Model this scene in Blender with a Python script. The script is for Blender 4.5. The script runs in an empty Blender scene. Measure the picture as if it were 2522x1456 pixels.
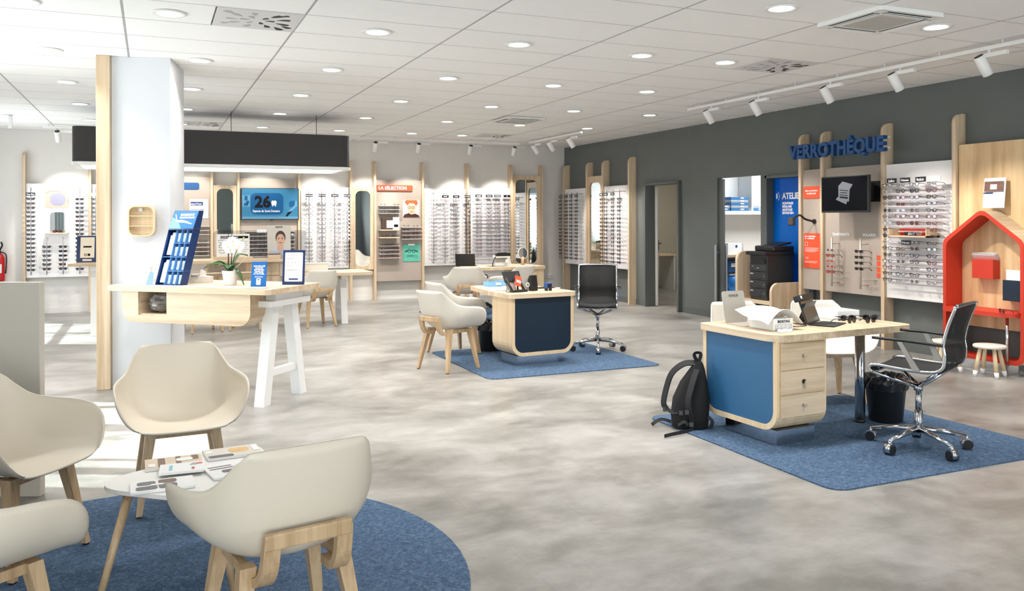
import bpy, bmesh, math, random
from mathutils import Vector, Matrix, Euler
random.seed(7)
PI = math.pi
scene = bpy.context.scene
col = scene.collection

# ------------------------------------------------------------------ camera, world, sun, daylight, exposure
CAM_H, CEIL, XR, YB, XL, YF = 1.507, 2.975, 7.855, 15.417, -2.7, -3.0
cam_d = bpy.data.cameras.new('camera')
cam_d.sensor_width = 36.0
cam_d.lens = 2054.1 / 2522 * 36.0
cam_d.shift_y = -(728 - 540.1) / 2522
cam_d.clip_end = 200
cam = bpy.data.objects.new('camera', cam_d)
col.objects.link(cam)
_y, _r = 0.4084, -0.0027
_right = Vector((math.cos(_y), -math.sin(_y), 0)); _fwd = Vector((math.sin(_y), math.cos(_y), 0)); _up = Vector((0, 0, 1))
_r2 = math.cos(_r) * _right + math.sin(_r) * _up
_u2 = math.cos(_r) * _up - math.sin(_r) * _right
cam.matrix_world = Matrix(((_r2.x, _u2.x, -_fwd.x, 0), (_r2.y, _u2.y, -_fwd.y, 0), (_r2.z, _u2.z, -_fwd.z, CAM_H), (0, 0, 0, 1)))
scene.camera = cam

world = bpy.data.worlds.new('world'); scene.world = world
world.use_nodes = True
wb = world.node_tree.nodes['Background']
wb.inputs[0].default_value = (0.74, 0.85, 1.0, 1)
wb.inputs[1].default_value = 1.0

def light(name, kind, loc, energy, color=(1, 1, 1), rot=None, direction=None, **kw):
    d = bpy.data.lights.new(name, kind)
    d.energy = energy; d.color = color
    for k, v in kw.items(): setattr(d, k, v)
    o = bpy.data.objects.new(name, d); col.objects.link(o); o.location = loc
    if direction is not None: o.rotation_euler = Vector(direction).to_track_quat('-Z', 'Y').to_euler()
    elif rot: o.rotation_euler = rot
    return o
SUN_DIR = Vector((0.9, -0.43, -0.74))
light('sun', 'SUN', (-8, 12, 8), 13.0, (0.95, 0.98, 1.0), direction=SUN_DIR, angle=0.012)
# daylight entering through the shop windows (left facade and street front)
light('daylight_left_back', 'AREA', (XL + 0.12, 13.45, 1.5), 30, (0.88, 0.94, 1.0), direction=(1, 0, 0.25), shape='RECTANGLE', size=2.2, size_y=2.3)
light('daylight_left_front', 'AREA', (XL + 0.12, 7.6, 1.5), 55, (0.88, 0.94, 1.0), direction=(1, 0, 0.25), shape='RECTANGLE', size=2.5, size_y=2.3)
light('daylight_street_left', 'AREA', (-0.7, YF + 0.15, 1.5), 125, (0.93, 0.965, 1.0), direction=(0, 1, 0.4), shape='RECTANGLE', size=2.9, size_y=2.4)
light('daylight_street_right', 'AREA', (6.1, YF + 0.15, 1.5), 85, (0.94, 0.97, 1.0), direction=(0, 1, 0.45), shape='RECTANGLE', size=2.5, size_y=2.4)
DOWN_W, SPOT_W = 8.5, 62.0
vs = scene.view_settings
scene.display_settings.display_device = 'sRGB'
vs.view_transform = 'Standard'; vs.look = 'None'; vs.exposure = 0.85; vs.gamma = 1.0; vs.use_curve_mapping = False
cy = scene.cycles
cy.max_bounces = 8; cy.diffuse_bounces = 4; cy.glossy_bounces = 4; cy.transparent_max_bounces = 12
cy.use_denoising = True; cy.caustics_reflective = False; cy.caustics_refractive = False; cy.sample_clamp_indirect = 6.0
cy.use_adaptive_sampling = True; cy.adaptive_threshold = 0.03

# ------------------------------------------------------------------ materials
def lin(c): return tuple(((v / 255) / 12.92 if v / 255 <= 0.04045 else ((v / 255 + 0.055) / 1.055) ** 2.4) for v in c) + (1,)
MATS = {}
def mat(name, rgb, rough=0.5, metal=0.0, noise=0.0, scale=8.0, bump=0.0, bscale=60.0, emit=0.0, spec=0.5, coat=0.0):
    if name in MATS: return MATS[name]
    m = bpy.data.materials.new(name); m.use_nodes = True
    nt = m.node_tree; b = nt.nodes['Principled BSDF']
    b.inputs['Base Color'].default_value = lin(rgb)
    b.inputs['Roughness'].default_value = rough; b.inputs['Metallic'].default_value = metal
    b.inputs['Specular IOR Level'].default_value = spec
    b.inputs['Coat Weight'].default_value = coat
    if emit:
        b.inputs['Emission Color'].default_value = lin(rgb); b.inputs['Emission Strength'].default_value = emit
    tc = nt.nodes.new('ShaderNodeTexCoord')
    n = nt.nodes.new('ShaderNodeTexNoise'); n.inputs['Scale'].default_value = scale; n.inputs['Detail'].default_value = 4
    nt.links.new(tc.outputs['Object'], n.inputs['Vector'])
    mx = nt.nodes.new('ShaderNodeMix'); mx.data_type = 'RGBA'
    a = lin(rgb); k = max(noise, 0.015)
    mx.inputs['A'].default_value = tuple(max(0, v * (1 - k)) for v in a[:3]) + (1,)
    mx.inputs['B'].default_value = tuple(min(1, v * (1 + k)) for v in a[:3]) + (1,)
    nt.links.new(n.outputs['Fac'], mx.inputs['Factor']); nt.links.new(mx.outputs['Result'], b.inputs['Base Color'])
    if bump:
        n2 = nt.nodes.new('ShaderNodeTexNoise'); n2.inputs['Scale'].default_value = bscale; n2.inputs['Detail'].default_value = 3
        nt.links.new(tc.outputs['Object'], n2.inputs['Vector'])
        bp = nt.nodes.new('ShaderNodeBump'); bp.inputs['Strength'].default_value = bump; bp.inputs['Distance'].default_value = 0.01
        nt.links.new(n2.outputs['Fac'], bp.inputs['Height']); nt.links.new(bp.outputs['Normal'], b.inputs['Normal'])
    MATS[name] = m; return m

def wood(name, light_rgb, dark_rgb, axis, rough=0.45, across=22.0, stave=9.0):
    if name in MATS: return MATS[name]
    m = bpy.data.materials.new(name); m.use_nodes = True
    nt = m.node_tree; b = nt.nodes['Principled BSDF']; b.inputs['Roughness'].default_value = rough
    tc = nt.nodes.new('ShaderNodeTexCoord')
    mp = nt.nodes.new('ShaderNodeMapping'); sc = [across] * 3; sc[axis] = 1.1; mp.inputs['Scale'].default_value = sc
    n = nt.nodes.new('ShaderNodeTexNoise'); n.inputs['Scale'].default_value = 1.6; n.inputs['Detail'].default_value = 6; n.inputs['Roughness'].default_value = 0.62
    mp2 = nt.nodes.new('ShaderNodeMapping'); s2 = [stave] * 3; s2[axis] = 0.12; mp2.inputs['Scale'].default_value = s2
    n2 = nt.nodes.new('ShaderNodeTexNoise'); n2.inputs['Scale'].default_value = 1.3; n2.inputs['Detail'].default_value = 1
    ad = nt.nodes.new('ShaderNodeMath'); ad.operation = 'MULTIPLY_ADD'; ad.inputs[1].default_value = 0.55
    ml = nt.nodes.new('ShaderNodeMath'); ml.operation = 'MULTIPLY'; ml.inputs[1].default_value = 0.45
    cr = nt.nodes.new('ShaderNodeValToRGB'); e = cr.color_ramp.elements
    e[0].position = 0.36; e[0].color = lin(dark_rgb); e[1].position = 0.6; e[1].color = lin(light_rgb)
    L = nt.links
    L.new(tc.outputs['Object'], mp.inputs['Vector']); L.new(tc.outputs['Object'], mp2.inputs['Vector'])
    L.new(mp.outputs[0], n.inputs['Vector']); L.new(mp2.outputs[0], n2.inputs['Vector'])
    L.new(n2.outputs['Fac'], ml.inputs[0]); L.new(n.outputs['Fac'], ad.inputs[0]); L.new(ml.outputs[0], ad.inputs[2])
    L.new(ad.outputs[0], cr.inputs['Fac']); L.new(cr.outputs['Color'], b.inputs['Base Color'])
    MATS[name] = m; return m

def thin_glass(name, tint, opacity, rough=0.02):
    """thin sheet: mostly see-through, a little gloss and tint"""
    if name in MATS: return MATS[name]
    m = bpy.data.materials.new(name); m.use_nodes = True
    nt = m.node_tree; nt.nodes.clear()
    out = nt.nodes.new('ShaderNodeOutputMaterial'); tr = nt.nodes.new('ShaderNodeBsdfTransparent'); tr.inputs[0].default_value = lin(tint)
    gl = nt.nodes.new('ShaderNodeBsdfGlossy'); gl.inputs['Roughness'].default_value = rough
    mx = nt.nodes.new('ShaderNodeMixShader'); fr = nt.nodes.new('ShaderNodeFresnel'); fr.inputs[0].default_value = 1.4
    mu = nt.nodes.new('ShaderNodeMath'); mu.operation = 'MULTIPLY_ADD'; mu.inputs[1].default_value = 0.8; mu.inputs[2].default_value = opacity
    nt.links.new(fr.outputs[0], mu.inputs[0]); nt.links.new(mu.outputs[0], mx.inputs[0])
    nt.links.new(tr.outputs[0], mx.inputs[1]); nt.links.new(gl.outputs[0], mx.inputs[2]); nt.links.new(mx.outputs[0], out.inputs[0])
    MATS[name] = m; return m

def tinted_sheet(name, rgb, dens, rough=0.15, through=None):
    """coloured translucent plastic or film: part see-through, part diffuse"""
    if name in MATS: return MATS[name]
    m = bpy.data.materials.new(name); m.use_nodes = True
    nt = m.node_tree; b = nt.nodes['Principled BSDF']; b.inputs['Base Color'].default_value = lin(rgb); b.inputs['Roughness'].default_value = rough
    tr = nt.nodes.new('ShaderNodeBsdfTransparent'); tr.inputs[0].default_value = lin(through or rgb)
    mx = nt.nodes.new('ShaderNodeMixShader'); mx.inputs[0].default_value = dens
    out = nt.nodes['Material Output']
    nt.links.new(tr.outputs[0], mx.inputs[1]); nt.links.new(b.outputs[0], mx.inputs[2]); nt.links.new(mx.outputs[0], out.inputs[0])
    MATS[name] = m; return m

def floor_mat():
    m = bpy.data.materials.new('concrete_look_vinyl'); m.use_nodes = True
    nt = m.node_tree; b = nt.nodes['Principled BSDF']; L = nt.links
    tc = nt.nodes.new('ShaderNodeTexCoord')
    mp = nt.nodes.new('ShaderNodeMapping'); mp.inputs['Scale'].default_value = (0.85, 1.15, 1)
    n1 = nt.nodes.new('ShaderNodeTexNoise'); n1.inputs['Scale'].default_value = 1.35; n1.inputs['Detail'].default_value = 10; n1.inputs['Roughness'].default_value = 0.6; n1.inputs['Distortion'].default_value = 0.5
    n2 = nt.nodes.new('ShaderNodeTexNoise'); n2.inputs['Scale'].default_value = 7.5; n2.inputs['Detail'].default_value = 7; n2.inputs['Roughness'].default_value = 0.65
    br = nt.nodes.new('ShaderNodeTexBrick'); br.inputs['Scale'].default_value = 1.0; br.inputs['Brick Width'].default_value = 1.0; br.inputs['Row Height'].default_value = 0.5
    br.inputs['Mortar Size'].default_value = 0.0016; br.inputs['Color1'].default_value = (0.46, 0.46, 0.46, 1); br.inputs['Color2'].default_value = (0.54, 0.54, 0.54, 1); br.inputs['Mortar'].default_value = (0.3, 0.3, 0.3, 1)
    a1 = nt.nodes.new('ShaderNodeMath'); a1.operation = 'MULTIPLY'; a1.inputs[1].default_value = 0.62
    a2 = nt.nodes.new('ShaderNodeMath'); a2.operation = 'MULTIPLY_ADD'; a2.inputs[1].default_value = 0.24
    a3 = nt.nodes.new('ShaderNodeMath'); a3.operation = 'MULTIPLY_ADD'; a3.inputs[1].default_value = 0.25
    cr = nt.nodes.new('ShaderNodeValToRGB'); e = cr.color_ramp.elements
    e[0].position = 0.41; e[0].color = lin((98, 95, 90)); e[1].position = 0.66; e[1].color = lin((165, 162, 157))
    x = e.new(0.53); x.color = lin((134, 131, 125))
    L.new(tc.outputs['Object'], mp.inputs[0]); L.new(mp.outputs[0], n1.inputs['Vector']); L.new(mp.outputs[0], n2.inputs['Vector']); L.new(tc.outputs['Object'], br.inputs['Vector'])
    L.new(n1.outputs['Fac'], a1.inputs[0]); L.new(n2.outputs['Fac'], a2.inputs[0]); L.new(a1.outputs[0], a2.inputs[2])
    L.new(br.outputs['Color'], a3.inputs[0]); L.new(a2.outputs[0], a3.inputs[2]); L.new(a3.outputs[0], cr.inputs['Fac']); L.new(cr.outputs['Color'], b.inputs['Base Color'])
    r = nt.nodes.new('ShaderNodeMapRange'); r.inputs[3].default_value = 0.24; r.inputs[4].default_value = 0.42
    L.new(n2.outputs['Fac'], r.inputs[0]); L.new(r.outputs[0], b.inputs['Roughness'])
    b.inputs['Specular IOR Level'].default_value = 0.45
    bp = nt.nodes.new('ShaderNodeBump'); bp.inputs['Strength'].default_value = 0.05; bp.inputs['Distance'].default_value = 0.01
    L.new(n2.outputs['Fac'], bp.inputs['Height']); L.new(bp.outputs[0], b.inputs['Normal'])
    return m

def carpet_mat():
    m = bpy.data.materials.new('blue_carpet'); m.use_nodes = True
    nt = m.node_tree; b = nt.nodes['Principled BSDF']; L = nt.links; b.inputs['Roughness'].default_value = 0.95; b.inputs['Specular IOR Level'].default_value = 0.1
    tc = nt.nodes.new('ShaderNodeTexCoord'); n = nt.nodes.new('ShaderNodeTexNoise'); n.inputs['Scale'].default_value = 48; n.inputs['Detail'].default_value = 3; n.inputs['Distortion'].default_value = 1.2
    n2 = nt.nodes.new('ShaderNodeTexNoise'); n2.inputs['Scale'].default_value = 260; n2.inputs['Detail'].default_value = 2
    ad = nt.nodes.new('ShaderNodeMath'); ad.operation = 'ADD'; mu = nt.nodes.new('ShaderNodeMath'); mu.operation = 'MULTIPLY'; mu.inputs[1].default_value = 0.5
    cr = nt.nodes.new('ShaderNodeValToRGB'); e = cr.color_ramp.elements
    e[0].position = 0.36; e[0].color = lin((55, 70, 90)); e[1].position = 0.66; e[1].color = lin((108, 129, 152)); x = e.new(0.5); x.color = lin((73, 94, 119))
    L.new(tc.outputs['Object'], n.inputs['Vector']); L.new(tc.outputs['Object'], n2.inputs['Vector'])
    L.new(n.outputs['Fac'], ad.inputs[0]); L.new(n2.outputs['Fac'], ad.inputs[1]); L.new(ad.outputs[0], mu.inputs[0]); L.new(mu.outputs[0], cr.inputs['Fac'])
    L.new(cr.outputs['Color'], b.inputs['Base Color'])
    bp = nt.nodes.new('ShaderNodeBump'); bp.inputs['Strength'].default_value = 0.5; bp.inputs['Distance'].default_value = 0.006
    L.new(n2.outputs['Fac'], bp.inputs['Height']); L.new(bp.outputs[0], b.inputs['Normal'])
    return m

OAK_L, OAK_D = (219, 198, 169), (188, 162, 130)
oakx, oaky, oakz = wood('oak_x', OAK_L, OAK_D, 0), wood('oak_y', OAK_L, OAK_D, 1), wood('oak_z', OAK_L, OAK_D, 2)
oakleg = wood('oak_leg', (202, 173, 136), (166, 136, 100), 2, across=40)
birch = wood('pale_birch', (231, 208, 172), (216, 188, 148), 2)
M_floor, M_carpet = floor_mat(), carpet_mat()
white = mat('white_paint', (236, 236, 234), 0.5)
plaster = mat('white_plaster', (226, 223, 218), 0.85, noise=0.05, scale=3, bump=0.25, bscale=40)
tile_m = mat('ceiling_tile_white', (247, 247, 246), 0.9, noise=0.02, bump=0.05, bscale=120)
grid_m = mat('ceiling_grid_grey', (168, 168, 168), 0.6)
darkwall = mat('charcoal_plaster', (101, 105, 103), 0.8, noise=0.08, scale=2.5, bump=0.2, bscale=40)
darktrim = mat('charcoal_satin', (90, 94, 93), 0.5)
beige = mat('beige_paint', (204, 197, 180), 0.85, noise=0.03)
panelwhite = mat('display_white', (240, 237, 236), 0.45)
panelgrey = mat('display_taupe', (172, 160, 149), 0.75, noise=0.05, scale=30)
shellm = mat('cream_plastic', (220, 209, 191), 0.5, noise=0.01, bump=0.04, bscale=300)
whiteshell = mat('off_white_plastic', (222, 216, 205), 0.5, noise=0.01)
chrome = mat('chrome', (214, 214, 216), 0.12, 1.0)
steel = mat('brushed_steel', (200, 193, 182), 0.38, 0.55, noise=0.05, scale=60)
alu = mat('aluminium', (196, 198, 202), 0.4, 0.8)
black = mat('black_plastic', (24, 24, 25), 0.4)
blackfab = mat('black_fabric', (9, 9, 11), 0.9, noise=0.1, bump=0.3, bscale=200)
netm = tinted_sheet('black_net', (26, 27, 28), 0.8, 0.75, (225, 225, 225))
navy = mat('navy_laminate', (5, 33, 52), 0.5)
midblue = mat('blue_laminate', (42, 96, 138), 0.5, noise=0.06, scale=4)
orange = mat('orange_red', (232, 84, 48), 0.5)
redl = mat('house_red', (196, 54, 32), 0.5, noise=0.05, scale=30)
signblue = mat('sign_blue', (20, 74, 130), 0.45)
inkwhite = mat('print_white', (245, 245, 245), 0.6)
inkblack = mat('print_black', (14, 15, 22), 0.7, spec=.15)
inkgrey = mat('print_grey', (160, 160, 165), 0.6)
inkblue = mat('print_navy', (28, 58, 110), 0.6)
paper = mat('paper_white', (240, 240, 238), 0.7)
mirror = mat('mirror', (235, 238, 238), 0.02, 1.0)
clear = thin_glass('clear_acrylic', (236, 238, 240), 0.05)
lensclear = thin_glass('clear_lens', (240, 240, 242), 0.06)
lenspink = tinted_sheet('pink_lens', (226, 120, 104), 0.35)
winglass = thin_glass('window_glass', (240, 246, 245), 0.02)
blueglass = tinted_sheet('blue_film_glass', (10, 116, 206), 0.55)
lampwhite = mat('lamp_glow', (255, 250, 242), 0.5, emit=14.0)
# ------------------------------------------------------------------ mesh building helpers
def rot2(pts, a): c, s = math.cos(a), math.sin(a); return [(x * c - y * s, x * s + y * c) for x, y in pts]
def rrect(w, h, r, seg=5, cx=0, cy=0):
    """rounded rectangle outline; r = one radius or (bl, br, tr, tl)"""
    if not isinstance(r, (tuple, list)): r = (r,) * 4
    pts = []
    for (sx, sy, a0), rr in zip(((-1, -1, PI), (1, -1, 1.5 * PI), (1, 1, 0), (-1, 1, 0.5 * PI)), r):
        ox, oy = cx + sx * (w / 2 - rr), cy + sy * (h / 2 - rr)
        if rr < 1e-5: pts.append((ox, oy)); continue
        for i in range(seg + 1):
            a = a0 + PI / 2 * i / seg
            pts.append((ox + rr * math.cos(a), oy + rr * math.sin(a)))
    return pts
def ngon(r, n, cx=0, cy=0, ry=None): return [(cx + r * math.cos(2 * PI * i / n), cy + (ry or r) * math.sin(2 * PI * i / n)) for i in range(n)]
def smooth_path(pts, n=6):
    P = [Vector(p) for p in pts]; P = [2 * P[0] - P[1]] + P + [2 * P[-1] - P[-2]]; out = []
    for i in range(1, len(P) - 2):
        for k in range(n):
            t = k / n; a, b, c, d = P[i - 1:i + 3]
            out.append(0.5 * ((2 * b) + (c - a) * t + (2 * a - 5 * b + 4 * c - d) * t * t + (3 * b - a - 3 * c + d) * t ** 3))
    out.append(P[-2]); return out
class B:
    def __init__(s): s.bm = bmesh.new(); s.mi = 0
    def m(s, i): s.mi = i; return s
    def _faces(s, fs, smooth=False):
        for f in fs: f.material_index = s.mi; f.smooth = smooth
    def box(s, cx, cy, cz, sx, sy, sz, bev=0.0, rot=None, seg=2):
        r = bmesh.ops.create_cube(s.bm, size=1); vs_ = r['verts']
        for v in vs_: v.co = Vector((v.co.x * sx, v.co.y * sy, v.co.z * sz))
        fs = list({f for v in vs_ for f in v.link_faces}); s._faces(fs)
        if bev:
            es = list({e for v in vs_ for e in v.link_edges})
            r2 = bmesh.ops.bevel(s.bm, geom=es, offset=bev, segments=seg, affect='EDGES', profile=0.5)
            vs_ = list({v for f in r2['faces'] for v in f.verts}); fs = list({f for v in vs_ for f in v.link_faces}); s._faces(fs)
            vs_ = list({v for f in fs for v in f.verts})
        M = Matrix.Translation((cx, cy, cz))
        if rot: M = M @ Euler(rot).to_matrix().to_4x4()
        bmesh.ops.transform(s.bm, matrix=M, verts=vs_); return s
    def prism(s, pts, axis, a, b, smooth=False):
        """extrude a 2-D outline along axis: 0 -> (y,z), 1 -> (x,z), 2 -> (x,y)"""
        def P(p, d): return {0: (d, p[0], p[1]), 1: (p[0], d, p[1]), 2: (p[0], p[1], d)}[axis]
        v0 = [s.bm.verts.new(P(p, a)) for p in pts]; v1 = [s.bm.verts.new(P(p, b)) for p in pts]; n = len(pts)
        fs = [s.bm.faces.new(v0[::-1]), s.bm.faces.new(v1)]; s._faces(fs)
        side = [s.bm.faces.new((v0[i], v0[(i + 1) % n], v1[(i + 1) % n], v1[i])) for i in range(n)]; s._faces(side, smooth); return s
    def frame(s, outer, inner, axis, a, b):
        """ring between two outlines of equal count, extruded"""
        def P(p, d): return {0: (d, p[0], p[1]), 1: (p[0], d, p[1]), 2: (p[0], p[1], d)}[axis]
        n = len(outer); V = [[s.bm.verts.new(P(p, d)) for p in pl] for pl, d in ((outer, a), (outer, b), (inner, b), (inner, a))]
        fs = []
        for k in range(4):
            A, C = V[k], V[(k + 1) % 4]
            fs += [s.bm.faces.new((A[i], A[(i + 1) % n], C[(i + 1) % n], C[i])) for i in range(n)]
        s._faces(fs); return s
    def cyl(s, p0, p1, r0, r1=None, seg=12, smooth=True):
        r1 = r0 if r1 is None else r1; p0, p1 = Vector(p0), Vector(p1); d = (p1 - p0).normalized()
        u = d.orthogonal().normalized(); w = d.cross(u)
        rings = [[s.bm.verts.new(p + r * (u * math.cos(2 * PI * i / seg) + w * math.sin(2 * PI * i / seg))) for i in range(seg)] for p, r in ((p0, r0), (p1, r1))]
        s._faces([s.bm.faces.new((rings[0][i], rings[0][(i + 1) % seg], rings[1][(i + 1) % seg], rings[1][i])) for i in range(seg)], smooth)
        s._faces([s.bm.faces.new(rings[0][::-1]), s.bm.faces.new(rings[1])]); return s
    def tube(s, pts, r, seg=8, flat=None):
        """sweep along points; flat=(w,t) gives a strap section"""
        pts = [Vector(p) for p in pts]; rings = []; prev = None
        for i, p in enumerate(pts):
            d = (pts[min(i + 1, len(pts) - 1)] - pts[max(i - 1, 0)]).normalized()
            u = (prev - d * prev.dot(d)) if prev is not None else d.orthogonal()
            if u.length < 1e-6: u = d.orthogonal()
            u.normalize(); prev = u; w = d.cross(u); rr = r[i] if isinstance(r, (list, tuple)) else r
            if flat: sec = [(-flat[0] / 2, -flat[1] / 2), (flat[0] / 2, -flat[1] / 2), (flat[0] / 2, flat[1] / 2), (-flat[0] / 2, flat[1] / 2)]
            else: sec = [(rr * math.cos(2 * PI * k / seg), rr * math.sin(2 * PI * k / seg)) for k in range(seg)]
            rings.append([s.bm.verts.new(p + u * a + w * b) for a, b in sec])
        n = len(rings[0])
        for A, C in zip(rings, rings[1:]): s._faces([s.bm.faces.new((A[i], A[(i + 1) % n], C[(i + 1) % n], C[i])) for i in range(n)], not flat)
        s._faces([s.bm.faces.new(rings[0][::-1]), s.bm.faces.new(rings[-1])]); return s
    def lathe(s, prof, seg=24, cx=0, cy=0, cz=0, cap=True):
        rings = [[s.bm.verts.new((cx + r * math.cos(2 * PI * i / seg), cy + r * math.sin(2 * PI * i / seg), cz + z)) for i in range(seg)] for r, z in prof]
        for A, C in zip(rings, rings[1:]): s._faces([s.bm.faces.new((A[i], A[(i + 1) % seg], C[(i + 1) % seg], C[i])) for i in range(seg)], True)
        if cap: s._faces([s.bm.faces.new(rings[0][::-1]), s.bm.faces.new(rings[-1])])
        return s
    def leg(s, p0, p1, w0, d0, w1, d1):
        """tapered rectangular bar from p0 (w0 x d0) to p1 (w1 x d1), sections kept level"""
        R = [[s.bm.verts.new(Vector(p) + Vector((a * w / 2, b * d / 2, 0))) for a, b in ((-1, -1), (1, -1), (1, 1), (-1, 1))] for p, w, d in ((p0, w0, d0), (p1, w1, d1))]
        s._faces([s.bm.faces.new((R[0][i], R[0][(i + 1) % 4], R[1][(i + 1) % 4], R[1][i])) for i in range(4)] + [s.bm.faces.new(R[0][::-1]), s.bm.faces.new(R[1])]); return s
    def grid(s, fn, nu, nv, smooth=True):
        V = [[s.bm.verts.new(fn(i / nu, j / nv)) for i in range(nu + 1)] for j in range(nv + 1)]
        s._faces([s.bm.faces.new((V[j][i], V[j][i + 1], V[j + 1][i + 1], V[j + 1][i])) for j in range(nv) for i in range(nu)], smooth); return s
    def poly(s, pts3, two=False):
        s._faces([s.bm.faces.new([s.bm.verts.new(p) for p in pts3])]); return s
    def mesh(s, name, mats):
        bmesh.ops.recalc_face_normals(s.bm, faces=s.bm.faces[:])
        me = bpy.data.meshes.new(name); s.bm.to_mesh(me); s.bm.free()
        for m_ in (mats if isinstance(mats, (list, tuple)) else [mats]): me.materials.append(m_)
        return me
    def obj(s, name, mats, parent=None): return link(name, s.mesh(name, mats), parent)
def link(name, data, parent=None):
    o = bpy.data.objects.new(name, data); col.objects.link(o)
    if parent is not None: o.parent = parent
    return o
def tag(o, label=None, cat=None, group=None, kind=None):
    for k, v in (('label', label), ('category', cat), ('group', group), ('kind', kind)):
        if v: o[k] = v
    return o
def thing(name, label, cat, loc=(0, 0, 0), rz=0.0, group=None, kind=None):
    o = link(name, None); o.empty_display_size = 0.1; o.location = loc; o.rotation_euler = (0, 0, rz)
    return tag(o, label, cat, group, kind)
def put(o, loc, rz=0.0, rot=None):
    o.location = loc; o.rotation_euler = rot or (0, 0, rz); return o
def dup(root, loc, rz, label, group=None, rot=None, cat=None):
    """copy a thing with its parts and sub-parts"""
    r = root.copy(); col.objects.link(r); put(r, loc, rz, rot); r['label'] = label
    if group: r['group'] = group
    if cat: r['category'] = cat
    for ch in root.children:
        c = ch.copy(); col.objects.link(c); c.parent = r
        for g in ch.children:
            d = g.copy(); col.objects.link(d); d.parent = c
    return r
def struct(o): o['kind'] = 'structure'; return o
BOLD = 0.0
def text(body, loc, size, m, parent=None, rot=(PI / 2, 0, 0), ext=0.001, bold=0.0, align='LEFT', name='lettering', sx=1.0, space=1.0):
    c = bpy.data.curves.new(name, 'FONT'); c.body = body; c.size = size; c.extrude = ext; c.offset = bold; c.align_x = align; c.resolution_u = 2; c.space_character = space
    tmp = bpy.data.objects.new(name, c); me = bpy.data.meshes.new_from_object(tmp); bpy.data.objects.remove(tmp); bpy.data.curves.remove(c)
    me.name = name; me.materials.clear(); me.materials.append(m)
    o = link(name, me, parent); o.location = loc; o.rotation_euler = rot; o.scale = (sx, 1, 1); return o
ORD = 'first second third fourth fifth sixth seventh eighth ninth tenth eleventh twelfth thirteenth fourteenth fifteenth sixteenth seventeenth eighteenth'.split()

# ------------------------------------------------------------------ room shell
WT = 0.1
def wall_x(name, x0, x1, y0, y1, holes, m, z1=CEIL + 0.12):
    """wall slab spanning x0..x1 thick, y0..y1 long, with holes (ya, yb, za, zb)"""
    b = B(); ys = sorted(holes); cur = y0
    for (ya, yb, za, zb) in ys:
        if ya > cur: b.box((x0 + x1) / 2, (cur + ya) / 2, z1 / 2, x1 - x0, ya - cur, z1)
        if za > 0: b.box((x0 + x1) / 2, (ya + yb) / 2, za / 2, x1 - x0, yb - ya, za)
        b.box((x0 + x1) / 2, (ya + yb) / 2, (zb + z1) / 2, x1 - x0, yb - ya, z1 - zb); cur = yb
    b.box((x0 + x1) / 2, (cur + y1) / 2, z1 / 2, x1 - x0, y1 - cur, z1)
    return struct(b.obj(name, m))
XO, YO = 11.2, 15.9
struct(B().box((XL + XO) / 2 + 0.0, (YF + YO) / 2, -0.05, XO - XL + 0.4, YO - YF + 0.4, 0.1).obj('floor', M_floor))
wall_x('wall_right', XR, XR + WT, YF, YO, [(8.3, 9.22, 0, 2.1), (9.36, 10.34, 0, 2.12), (11.27, 12.27, 0, 2.12)], darkwall)
struct(B().box((XL + XR) / 2, YB + WT / 2, (CEIL + .12) / 2, XR - XL, WT, CEIL + .12).obj('wall_back', plaster))
LW = [(-1.5, 1.6, 0.05, 2.6), (6.35, 8.9, 0.05, 2.7), (12.25, 14.6, 0.05, 2.55)]
wall_x('wall_left', XL - WT, XL, YF, YB + WT, LW, plaster)
b = B(); FW = [(-2.2, .8), (4.8, 7.4)]; cur = XL
for xa, xb in FW:
    b.box((cur + xa) / 2, YF - .05, (CEIL + .12) / 2, xa - cur, WT, CEIL + .12); b.box((xa + xb) / 2, YF - .05, 2.87, xb - xa, WT, .45); cur = xb
b.box((cur + XR) / 2, YF - .05, (CEIL + .12) / 2, XR - cur, WT, CEIL + .12); struct(b.obj('wall_front', mat('front_wall_grey', (128, 136, 134), .85)))
# shop-front glazing: frame, mullions, transom and pane as parts
def glazing(n, rect_fn, w, h, cols, transoms, bars=()):
    t = thing('window_%d' % n, None, None, kind='structure')
    def bar(c, sz): b = B(); b.box(*c, *sz, bev=.004); return b
    f = B().frame(rrect(w, h, 0, cx=w / 2, cy=h / 2), rrect(w - .12, h - .12, 0, cx=w / 2, cy=h / 2), 1, -.04, .04).obj('frame', darktrim, t)
    for i in range(1, cols): B().box(w * i / cols, 0, h / 2, .06, .07, h - .12).obj('mullion', darktrim, t)
    for px_, bw in bars: B().box(px_, 0, h / 2, bw, .07, h - .12).obj('mullion', darktrim, t)
    for z in transoms: B().box(w / 2, 0, z, w - .12, .06, .06).obj('transom', darktrim, t)
    B().box(w / 2, 0, h / 2, w - .1, .008, h - .1).obj('pane', winglass, t)
    rect_fn(t); return t
for i, (ya, yb, za, zb) in enumerate(LW): glazing(i + 1, lambda t, ya=ya, za=za: put(t, (XL - .05, ya, za), PI / 2), yb - ya, zb - za, (3, 1, 2)[i], ((), (), (1.3,))[i], ((), ((.41, .12), (.67, .03), (1.55, .2), (2.28, .05)), ())[i])
for i, (xa, xb) in enumerate(FW): glazing(i + 4, lambda t, xa=xa: put(t, (xa, YF - .05, 0.02)), xb - xa, 2.6, 2, ())
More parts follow.
